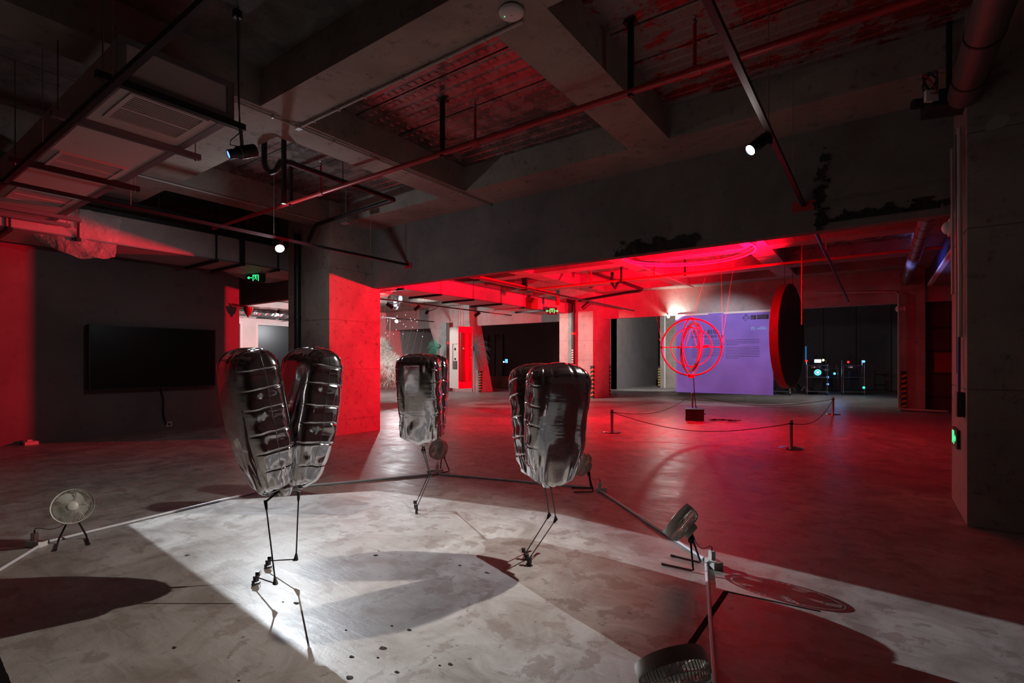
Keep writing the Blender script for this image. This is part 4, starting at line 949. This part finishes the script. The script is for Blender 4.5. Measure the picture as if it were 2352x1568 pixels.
for k in range(4):
    pts = [(-2.95+.25*i/6+.06*math.sin(i*1.7+k*2), 11.62+.10*math.cos(i*1.3+k), .012+.03*abs(math.sin(i+k))) for i in range(14)]
    MB().tube(pts, .007, 5).build('cable_loop', 'rope', cl, smooth=True)
# ------------------------------------------------------------------ barrier posts and cords
def barrier(label, p):
    t = thing('barrier_post', label, 'barrier post', (p[0], p[1], 0), 0, 'low barrier posts')
    MB().lathe([(.16, 0), (.165, .006), (.16, .016), (.05, .03), (.03, .034)], 32).build('base_plate', 'chrome', t, smooth=True, world=False)
    MB().lathe([(.026, .03), (.026, .40), (.028, .40), (.028, .425), (.02, .43)], 20).build('post', 'post', t, smooth=True, world=False)
    MB().lathe([(.030, .36), (.030, .385)], 20).build('cord_collar', 'black', t, world=False)
    return t
BP = [(-3.94, 8.62), (-1.04, 8.59), (-.87, 14.7), (-4.18, 14.44)]
for p, lb in zip(BP, ('low steel barrier post in front of the red pillar, left of the sphere', 'low steel barrier post at the right edge of the red floor', 'low barrier post far right near the pale strip of floor', 'low barrier post standing behind the black equipment box')): barrier(lb, p)
for (a, b, lb) in ((0, 1, 'thin black barrier cord across the front of the sphere'), (1, 2, 'thin black barrier cord on the right of the sphere'), (2, 3, 'thin black barrier cord in front of the banner'), (3, 0, 'thin black barrier cord on the left of the sphere')):
    A_, B_ = Vector((*BP[a], .37)), Vector((*BP[b], .37)); pts = [A_.lerp(B_, i/20)-Vector((0, 0, .22*math.sin(PI*i/20))) for i in range(21)]
    pts[0] = A_.lerp(B_, .009); pts[-1] = A_.lerp(B_, .991)
    tag(MB().tube(pts, .006, 6).build('rope', 'rope', smooth=True), lb, 'cord', 'barrier cords')
# ------------------------------------------------------------------ big disc
dc = P(1812, 772, 13.0); rd = 1.335; va = math.atan((1812-W0)/FPX); away = YAW-va+PI/2
ang = away+PI+math.radians(77)
dn = Vector((math.cos(ang), math.sin(ang), 0)); dt = Vector((-dn.y, dn.x, 0))
bd = thing('big_disc', 'huge dark upright disc with a red-lit rim hanging beside the banner', 'disc', (dc.x, dc.y, dc.z-rd))
q = Matrix.Translation(dc) @ dn.to_track_quat('Z', 'Y').to_matrix().to_4x4()
MB().lathe([(.001, .08), (rd-.04, .08), (rd, .075), (rd, -.12), (rd-.04, -.12), (.001, -.12)], 72, q).build('body', 'redpaint', bd, smooth=True)
half = []
for s in (-1, 0, 1):
    mb = MB(); n = 30; x0, x1 = -rd*.96+(s+1)*rd*.64, -rd*.96+(s+2)*rd*.64-.012; vs = []
    for i in range(n+1):
        x_ = x0+(x1-x0)*i/n; h_ = math.sqrt(max(0, (rd*.97)**2-x_*x_)); vs += [dc+dt*x_+Vector((0, 0, h_))+dn*.083, dc+dt*x_-Vector((0, 0, h_))+dn*.083]
    mb.add(vs, [(2*i, 2*i+1, 2*i+3, 2*i+2) for i in range(n)]); mb.build('face_panel', 'blackplastic', bd)
for s in (-.4, .4): MB().tube([dc+dt*s+Vector((0, 0, rd*.9)), dc+dt*s+Vector((0, 0, 4.08-dc.z))], .006, 5).build('suspension_wire', 'rope', bd)
bs = thing('disc_plinth', 'low black plinth with tubes on the floor under the big disc', 'stand', (dc.x+.2, dc.y+4.4, 0)); b0 = Z(1830, 903, 0)
MB().box((b0.x, b0.y, .06), (1.4, .7, .12)).build('deck', 'black', bs); MB().cyl((b0.x, b0.y, .12), (b0.x-.1, b0.y, .3), .2, 12).build('hub', 'blackplastic', bs)
for k in range(4): MB().tube([(b0.x-.7+k*.45, b0.y-.3, .12), (b0.x-.6+k*.45, b0.y-.3, .3), (b0.x-.45+k*.45, b0.y-.3, .14)], .02, 6).build('handle', 'chrome', bs, smooth=True)
# ------------------------------------------------------------------ machines with lights
def machine(label, p, hgt, kit, seed, s=1.0):
    random.seed(seed); t = thing('robot_tower', label, 'robot', (p[0], p[1], 0), YAW-.45, 'robot towers')
    w_ = .34*s
    for sx in (-1, 1):
        for sy in (-1, 1): MB().cyl((sx*w_, sy*w_*.7, .03), (sx*w_, sy*w_*.7, hgt*(.8 if sy < 0 else .9)), .014, 8).build('pole', 'chrome', t, world=False)
    for z in (.12, .45*hgt, .76*hgt):
        MB().b2((-w_-.03, -w_*.8, z), (w_+.03, w_*.8, z+.02)).build('shelf', 'strut', t, world=False)
    MB().b2((-.12*s, -.12, .14), (.17*s, .12, .62*hgt)).build('core', 'black', t, world=False)
    MB().lathe([(.2*s, .7*hgt), (.2*s, .74*hgt)], 20).build('collar', 'chrome', t, smooth=True, world=False)
    MB().tube([(-.2, 0, .78*hgt), (-.1, 0, .95*hgt), (.02, -.05, hgt)], .025, 6).build('arm', 'black', t, world=False)
    for sx in (-1, 1):
        for sy in (-1, 1): MB().cyl((sx*w_, sy*w_*.7-.02, .03), (sx*w_, sy*w_*.7+.02, .03), .03, 12).build('caster', 'blackplastic', t, world=False)
    for nm, kind, (x, z), m in kit:
        y = -.36
        if kind == 'rect':
            MB().b2((x-.13, y, z-.08), (x+.13, y+.04, z+.08)).build('monitor', 'blackplastic', t, world=False); MB().b2((x-.11, y-.004, z-.06), (x+.11, y, z+.06)).build(nm, m, t, world=False)
        elif kind == 'ring':
            q = Matrix.Translation((x, y, z)) @ Matrix.Rotation(PI/2, 4, 'X')
            MB().lathe([(.07, .02), (.115, .02), (.115, -.01), (.07, -.01)], 24, q, cap=False).build(nm, m, t, world=False); MB().lathe([(.001, .015), (.045, .015), (.045, 0)], 16, q).build('lamp_eye', 'white_lit', t, world=False)
        else:
            MB().ell((x, y, z), (.045, .03, .05), 12, 8).build(nm, m, t, world=False)
    return t
machine('robot tower with a white screen and a round blue lamp right of the big disc', Z(1876, 906)[:2], 1.5, [('screen', 'rect', (0, 1.32), 'white_lit'), ('ring_lamp', 'ring', (.0, .88), 'cyan_lit'), ('beacon', 'dot', (-.38, 1.32), 'red_lit')], 1)
machine('robot tower with a yellow lamp standing behind the white-screen robot', Z(1902, 898)[:2], 1.3, [('beacon', 'dot', (-.22, 1.36), 'yellow_lit'), ('side_lamp', 'dot', (.2, .78), 'cyan_lit'), ('status_lamp', 'dot', (-.05, .62), 'blue_lit'), ('status_lamp', 'dot', (-.05, .32), 'blue_lit')], 2)
machine('rightmost robot tower, dark with a green lamp near the floor', Z(1959, 906)[:2], 1.5, [('beacon', 'dot', (.3, 1.3), 'blue_lit'), ('status_lamp', 'dot', (.3, .3), 'teal_led'), ('beacon', 'dot', (-.2, 1.28), 'red_lit')], 3)
machine('robot tower half hidden behind the edge of the violet banner', Z(1792, 906)[:2], 1.35, [('status_lamp', 'dot', (-.1, .7), 'blue_lit')], 4)
bl = thing('light_tube', 'thin upright blue light tube above the robots', 'light tube', Z(1851, 906)); v_ = Z(1851, 906); MB().cyl((v_.x, v_.y, 1.35), (v_.x, v_.y, 1.9), .022, 8).build('tube', 'saber_lit', bl); MB().cyl((v_.x, v_.y, .0), (v_.x, v_.y, 1.36), .014, 8).build('stem', 'black', bl)
# ------------------------------------------------------------------ hanging cabinet
cp = P(1058, 821, 15.0)
hc = thing('hanging_cabinet', 'tall hanging cabinet with pale side niche and red rounded front', 'cabinet', (cp.x, cp.y, cp.z-.9), YAW+.55, )
hz = 1.8
MB().b2((-.22, -.3, 0), (-.19, .3, .55)).b2((-.22, -.3, 1.3), (-.19, .3, hz)).b2((-.22, .1, .55), (-.19, .3, 1.3)).b2((-.22, -.3, .55), (-.19, -.24, 1.3)).build('side_panel', 'whitebox', hc, world=False)
MB().b2((-.19, .28, 0), (.24, .3, hz)).b2((-.19, -.3, 0), (.24, .28, .02)).b2((-.19, -.3, hz-.02), (.24, .28, hz)).b2((.22, -.3, .02), (.24, .28, hz-.02)).build('carcass', 'redpaint', hc, world=False)
MB().b2((-.19, -.22, .55), (-.06, .12, 1.3)).build('niche_board', 'whitebox', hc, world=False)
for z, r in ((1.15, .035), (.86, .03)): MB().cyl((-.19, -.05, z), (-.215, -.05, z), r, 14).build('round_port', 'blackplastic', hc, world=False)
MB().b2((-.215, -.18, .56), (-.19, .06, .8)).build('dark_shelf', 'strut', hc, world=False)
mb = MB(); n = 14
lo = [Vector((.02+.2*math.cos(PI+PI*i/n), -.30+.10*math.sin(PI+PI*i/n), .22)) for i in range(n+1)]; mb.hexa(lo, [p+Vector((0, 0, 1.4)) for p in lo]); mb.build('rounded_front', 'redpaint', hc, smooth=True, world=False)
MB().b2((-.19, -.29, .02), (.22, -.27, .22)).b2((-.19, -.29, 1.62), (.22, -.27, 1.78)).build('front_rail', 'redpaint', hc, world=False)
for x, z in ((-.1, 1.16), (.12, 1.2), (.12, .9)): MB().cyl((x, -.38, z), (x, -.43, z), .02, 10).build('knob', 'whitebox', hc, world=False)
for x, y in ((-.2, -.25), (-.2, .2), (0, 0), (.2, .2)): MB().cyl((x, y, hz), (x*.7, y*.7, 3.02-(cp.z-.9)), .006, 6).build('suspension_wire', 'whitepvc', hc, world=False)
# ------------------------------------------------------------------ bristle sculpture and light strings
bc = P(880, 840, 17.0)
bsx = thing('bristle_sculpture', 'big shaggy white bristle creature half hidden by the red-faced pillar', 'sculpture', (bc.x, bc.y, .55))
EL = [(Vector((0, 0, .55)), (.75, .5, .48)), (Vector((-.35, 0, 1.1)), (.42, .4, .42)), (Vector((.3, -.05, .35)), (.5, .4, .35))]
bd_ = MB()
for c_, r in EL: bd_.ell(c_, [k*.9 for k in r], 20, 12)
bd_.build('body', 'fur', bsx, smooth=True, world=False)
random.seed(9); br = MB()
for k in range(4200):
    c_, r = random.choice(EL); d_ = Vector((random.gauss(0, 1), random.gauss(0, 1), random.gauss(0, 1))).normalized(); p = c_+Vector((d_.x*r[0], d_.y*r[1], d_.z*r[2]))*.88
    e_ = (d_+Vector((.35*random.gauss(0, 1), .35*random.gauss(0, 1), -.3+.35*random.gauss(0, 1)))).normalized(); L_ = .13+.14*random.random(); s_ = d_.orthogonal().normalized()*.007
    br.add([p-s_, p+s_, p+e_*L_*.6+s_*.8, p+e_*L_, p+e_*L_*.6-s_*.8], [(0, 1, 2, 3, 4)])
br.build('bristles', 'fur', bsx, world=False, kind='stuff')
for sx in (-.35, .3): MB().cyl((sx, 0, 1.0), (sx*1.3, 0, 3.1), .006, 5).build('suspension_wire', 'wire', bsx, world=False)
ls = None; random.seed(4)
for k in range(20):
    px = 884+k*4.6+random.uniform(-2, 2); a = P(px+10, 690+random.uniform(-10, 10), 17.8); b = P(px-4+random.uniform(-3, 3), 735+random.uniform(-14, 40), 17.2)
    t = thing('light_string', 'thin slanting wire with a tiny bright bulb above the bristle sculpture', 'light string', b, 0, 'wires with tiny bulbs')
    MB().tube([(a.x, a.y, 3.7), a, b, b+(b-a)*.9], .004, 4).build('wire', 'wire', t)
    MB().ell(b, (.013, .013, .02), 8, 6).build('bulb', 'bulb_glint_lit', t)
lf = P(910, 692, 18.0); lfx = thing('mirror_cluster', 'cluster of glaring mirror bits under the ceiling above the bristle sculpture', 'mirror', lf)
random.seed(8)
for k in range(9):
    c_ = lf+Vector((random.uniform(-.35, .35), random.uniform(-.2, .2), random.uniform(-.2, .2))); MB().ell(c_, (.09, .05, .12), 10, 6).build('mirror_bit', 'bulb_glint_lit' if k < 3 else 'chrome', lfx, smooth=True)  # the glowing bits put mirror glare into the material
MB().cyl(lf, (lf.x, lf.y, 3.74), .01, 6).build('stem', 'wire', lfx)
# teal glow fans seen in the dark glazing
def plume(label, px, py, d, n, R, a0, a1, m, seed):
    random.seed(seed); c_ = P(px, py, d); t = thing('glow_plume', label, 'light sculpture', c_, 0, 'glowing fibre plumes'); mb = MB()
    for k in range(n):
        a = a0+(a1-a0)*k/n+random.uniform(-.05, .05); L_ = R*random.uniform(.75, 1.05); e_ = vx*math.cos(a)+vz*math.sin(a)
        mb.tube([c_+e_*.1, c_+e_*L_*.55-vz*.02, c_+e_*L_*.85-vz*.08, c_+e_*L_-vz*.2+vf*random.uniform(-.1, .1)], .005, 3)
    MB().cyl((c_.x, c_.y, 0), c_, .015, 6).build('stem', 'black', t); mb.build('fibres', m, t, kind='stuff'); MB().ell(c_, (.1, .1, .1), 10, 6).build('core', m, t)
plume('green glowing fibre plume left of the leaning column', 1008, 795, 21.5, 70, .55, 1.9, 4.6, 'tealgreen', 1)
plume('teal glowing fibre plume right of the leaning column', 1085, 800, 21.5, 90, .85, -1.5, 1.9, 'teal', 2)
# ------------------------------------------------------------------ boxes and screens in the gallery
for (px0, px1, py0, py1, lb, m) in ((1128, 1164, 863, 889, 'flat brown carton at the left of the pale boxes', 'card'), (1150, 1172, 862, 889, 'white box standing between two brown cartons', 'whitebox'), (1155, 1192, 866, 892, 'brown carton closest to the crumpled silver figure', 'card')):
    i = {'flat': 0, 'white': 1, 'brown': 2}[lb.split()[0]]; p = Z((px0+px1)/2, 888, 0); s_ = (px1-px0)/FPX*(P(0, 0, 1).length and 26)
    t = thing('storage_box', lb, 'box', (p.x+(-.15, .45, .35)[i], p.y+(-.1, .3, -.6)[i], 0), YAW, 'boxes on the gallery floor')
    hw = (.42, .3, .42)[i]; MB().b2((-hw, -.25, 0), (hw, .25, .52)).build('body', m, t, world=False); MB().b2((-hw-.008, -.26, .52), (hw+.008, .26, .55)).build('lid', 'whitebox' if m != 'card' else 'card', t, world=False)
def kiosk(label, px, pyf, d, zc, wv, parts):
    p = P(px, pyf, d); t = thing('screen_stand', label, 'screen', (p.x, p.y, 0), YAW, 'small screens on poles')
    MB().cyl((0, 0, .02), (0, 0, zc), .022, 8).build('pole', 'black', t, world=False); MB().lathe([(.2, 0), (.2, .015), (.03, .03)], 20).build('base_plate', 'black', t, world=False)
    MB().b2((-wv, -.04, zc-.16), (wv, 0, zc+.16)).build('monitor', 'blackplastic', t, world=False)
    for nm, (x0, z0, x1, z1), m in parts: MB().b2((x0, -.046, zc+z0), (x1, -.04, zc+z1)).build(nm, m, t, world=False)
kiosk('small blue screen on a pole in the dark gallery', 1161, 876, 26.7, 1.33, .17, [('picture', (-.02, -.1, .12, .1), 'blue_lit'), ('picture', (-.13, -.08, -.05, -.02), 'white_lit')])
kiosk('small dark screen with coloured lights on a pole by the grey wall', 1453, 877, 29.0, 1.62, .19, [('picture', (-.16, .03, -.06, .12), 'cyan_lit'), ('picture', (-.02, .04, .14, .11), 'blue_lit'), ('picture', (-.02, -.08, .03, -.04), 'red_lit')])
e0 = P(1407, 858, 26.5); eb = thing('electric_box', 'pale wall box on a short post beside the red pillar', 'box', (e0.x, e0.y, 0))
MB().box(e0, (.62, .25, .28), rz=YAW).build('body', 'whitebox', eb); MB().b2((e0.x-.05, e0.y-.05, .05), (e0.x+.05, e0.y+.05, e0.z-.14)).build('post', 'black', eb); MB().box((e0.x, e0.y, .03), (.5, .35, .06), rz=YAW).build('base', 'black', eb)
# hazard corner guards
def guard(label, x, y, z1, sx, sy, m, n=7, front=True):
    t = thing('corner_guard', label, 'corner guard', (x, y, 0), 0, 'striped corner guards')
    mb = MB().b2((x, y, .02), (x+.012, y+.1, z1))
    if front: mb.b2((x-.1, y-.012, .02), (x+.012, y, z1))
    mb.build('rubber_angle', 'hazard', t)
    for i in range(n):
        z = .08+i*(z1-.12)/n; h_ = (z1-.12)/n*.42
        if front: MB().poly([(x-.095, y-.0125, z), (x+.012, y-.0125, z+h_*.7), (x+.012, y-.0125, z+h_*1.6), (x-.095, y-.0125, z+h_*.9)], (0, -.003, 0)).build('stripe', m, t)
        MB().poly([(x+.0125, y, z+h_*.7), (x+.0125, y+.095, z), (x+.0125, y+.095, z+h_*.9), (x+.0125, y, z+h_*1.6)], (.003, 0, 0)).build('stripe', m, t)
guard('black and orange striped guard on the near edge of the red pillar', -8.1, 16.15, 1.15, -1, 1, 'hazard_r'); guard('black and orange striped guard on the far edge of the red pillar', -8.1, 17.49, 1.15, -1, 1, 'hazard_r', 7, False)
guard('yellow striped guard in the grey area left of the red sphere', onY(1516, 840, 25.0).x, 25.0, 1.05, -1, 1, 'hazard_y'); guard('striped guard on the far right column', .62, 16.87, 1.05, -1, 1, 'hazard_y')
guard('striped guard on the foot of the leaning column', leg_pt(1104, 16.58), 16.58, .9, -1, 1, 'hazard_r')
struct('column', MB().b2((onY(1516, 840, 25.0).x+.0, 25.0, 0), (onY(1556, 840, 25.0).x, 25.6, 4.1)), 'conc')
dd = thing('down_pipe', 'thin grey pipe on the wall left of the red sphere', 'pipe', (-9, 24.9, 0)); x_ = onY(1527, 800, 24.9).x; MB().tube([(x_, 24.9, 0), (x_, 24.9, 3.6)], .05, 8).build('pipe_run', 'pvc', dd)
# dark panel leaning / timber behind robots, doors at right
dr1 = struct('door_1', MB().b2((1.03, 17.2, 0), (1.94, 17.26, 2.85)), 'darkdoor')
for z in (.35, .95, 1.55, 2.15): struct('door_rail', MB().b2((1.05, 17.17, z), (1.8, 17.2, z+.05)), 'black', dr1)
struct('door_frame', MB().b2((1.80, 17.15, 0), (1.88, 17.2, 2.85)), 'angle', dr1)
sg = thing('door_notice', 'dim red vertical notice on the dark door at right', 'notice', (1.42, 17.17, .98)); MB().b2((1.22, 17.17, 1.02), (1.62, 17.199, 1.53)).build('board', 'redpaint', sg)
bsl = thing('roller_shutter', 'blue-lit slatted shutter under the ceiling at far right', 'shutter', (1.3, 12.5, 3.2))
for i in range(7):
    z = 3.3+i*.1; MB().b2((1.08+i*.004, 8.2, z), (1.13+i*.004, 16.85, z+.085)).build('slat', 'bluefilm', bsl)
MB().b2((1.06, 8.2, 3.24), (1.14, 16.85, 3.3)).build('bottom_rail', 'whitebox', bsl); MB().b2((1.14, 8.2, 3.24), (1.94, 16.85, 3.27)).build('soffit_board', 'conc_dark', bsl)
light('blue_shutter_lamp', 'SPOT', (.2, 13.6, 3.0), 45, (.25, .3, 1), (1.1, 13.6, 3.6), .1, 110, .6)
cd = thing('white_conduit', 'pale conduit framing the far right column down to the floor', 'conduit', (.45, 16.85, 0), 0, 'white conduits on the beams')
MB().tube([(.47, 16.84, .05), (.47, 16.84, 3.05), (.4, 16.9, 3.15), (-1.4, 16.93, 3.28)], .022, 8).build('tube_run', 'whitepvc', cd, smooth=True)
MB().tube([(.47, 16.84, .05), (1.45, 16.7, .05)], .022, 8).build('floor_run', 'whitepvc', cd, smooth=True)
el = thing('emergency_lamp', 'tiny pinkish dome lamp under the far header at right', 'lamp', (.42, 16.9, 2.4)); e0 = onY(2067, 709, 16.9); MB().ell(e0, (.1, .08, .1), 12, 8).build('dome', 'white', el, smooth=True); MB().box(e0+Vector((.09, 0, 0)), (.05, .12, .12)).build('back_plate', 'whitebox', el)
ls_ = thing('leaning_panel', 'dark panel leaning against the wall behind the robots', 'panel', (.2, 25, 0))
mb = MB(); pA, pB, pC, pD = Z(2015, 893), Z(2060, 893), onY(2060, 760, Z(2060, 893).y), onY(2052, 760, Z(2015, 893).y); mb.poly([pA, pB, pC, pD], (0, .08, 0)); mb.build('board', 'darkdoor', ls_)
MB().box((pA+pB)/2+Vector((0, -.1, .03)), (.5, .08, .06)).build('foot_block', 'black', ls_)
# ------------------------------------------------------------------ white room behind the left doorway
for i, (ya, yb) in enumerate(((7.0, 9.88), (10.4, 12.6), (12.9, 16.3))):
    wn = struct('window_%d' % (i+1), MB().b2((-20.22, ya, 0), (-20.16, yb, 2.85)), 'glass')
    for (p, q) in (((-20.2, ya, 0), (-19.95, ya+.09, 2.85)), ((-20.2, yb-.09, 0), (-19.95, yb, 2.85)), ((-20.2, ya+.09, 2.76), (-19.95, yb-.09, 2.85)), ((-20.2, ya+.09, .95), (-20.08, yb-.09, 1.0)), ((-20.2, ya+.09, 0), (-20.0, yb-.09, .08))):
        struct('window_frame', MB().b2(p, q), 'white_frame', wn)
struct('wall_pier', MB().b2((-20.3, 9.88, 0), (-19.95, 10.4, 2.85)).b2((-20.3, 12.6, 0), (-19.95, 12.9, 2.85)), 'wall_white')
fd = thing('foil_duct', 'crinkled silver duct on the white wall above the dark window', 'air duct', (-19.6, 10.5, 2.95)); mb = MB(); vs = []; n = 60
for i in range(n+1):
    for j in range(14):
        y = 8.4+5*i/n; a = 2*PI*j/14; r = .22+.03*noise.noise(Vector((i*.6, j*.9, 0))); vs.append((-19.68+r*math.cos(a), y, 3.2+r*math.sin(a)))
mb.add(vs, [(i*14+j, i*14+(j+1) % 14, (i+1)*14+(j+1) % 14, (i+1)*14+j) for i in range(n) for j in range(14)]).build('foil_sleeve', 'chrome', fd)
for y in (9.5, 11.5): MB().b2((-19.99, y-.02, 2.95), (-19.45, y+.02, 2.98)).build('strap', 'strut', fd)
lh = onX(570, 712, -10.6); lp = thing('alarm_horn', 'red-lit cone speaker at the end of the left wall', 'speaker', lh)
MB().lathe([(.09, .06), (.085, .0), (.05, -.09), (.02, -.11), (.02, -.15)], 16, Matrix.Translation(lh), cap=True).build('cone', 'redpaint', lp, smooth=True); MB().tube([lh+Vector((0, 0, .06)), lh+Vector((-.25, -.2, .12))], .02, 8).build('bracket', 'redpaint', lp)
pcr = onX(655, 868, -12.0); cr = thing('plush_figure', 'red and white shaggy figure glimpsed between the two silver petals', 'sculpture', (pcr.x, pcr.y, 0))
MB().ell(pcr-Vector((0, 0, .25)), (.22, .22, .42), 16, 10).build('body', 'fur', cr, smooth=True)
MB().ell(pcr+Vector((-.1, 0, .08)), (.12, .1, .1), 12, 8).build('ear', 'redpaint', cr, smooth=True); MB().ell(pcr+Vector((.12, 0, .12)), (.09, .08, .12), 12, 8).build('ear', 'fur', cr, smooth=True)
MB().lathe([(.25, 0), (.2, .03), (.04, .06), (.03, pcr.z-.6)], 16, Matrix.Translation((pcr.x, pcr.y, 0))).build('stand', 'black', cr)
# dark drape and glazing behind the gallery header
for i, (px0, px1) in enumerate(((884, 912), (916, 950), (962, 1000), (1085, 1120), (1136, 1154))):
    a, b = onY(px0, 830, 21.95).x, onY(px1, 830, 21.95).x
    wn = struct('window_%d' % (i+4), MB().b2((a, 21.93, .1), (b, 21.97, 2.7)), 'glass')
    for xx in (a, b): struct('window_frame', MB().b2((xx-.05, 21.88, 0), (xx+.05, 21.96, 2.75)), 'conc_dark', wn)
    struct('window_frame', MB().b2((a+.05, 21.88, 1.0), (b-.05, 21.93, 1.04)), 'conc_dark', wn)
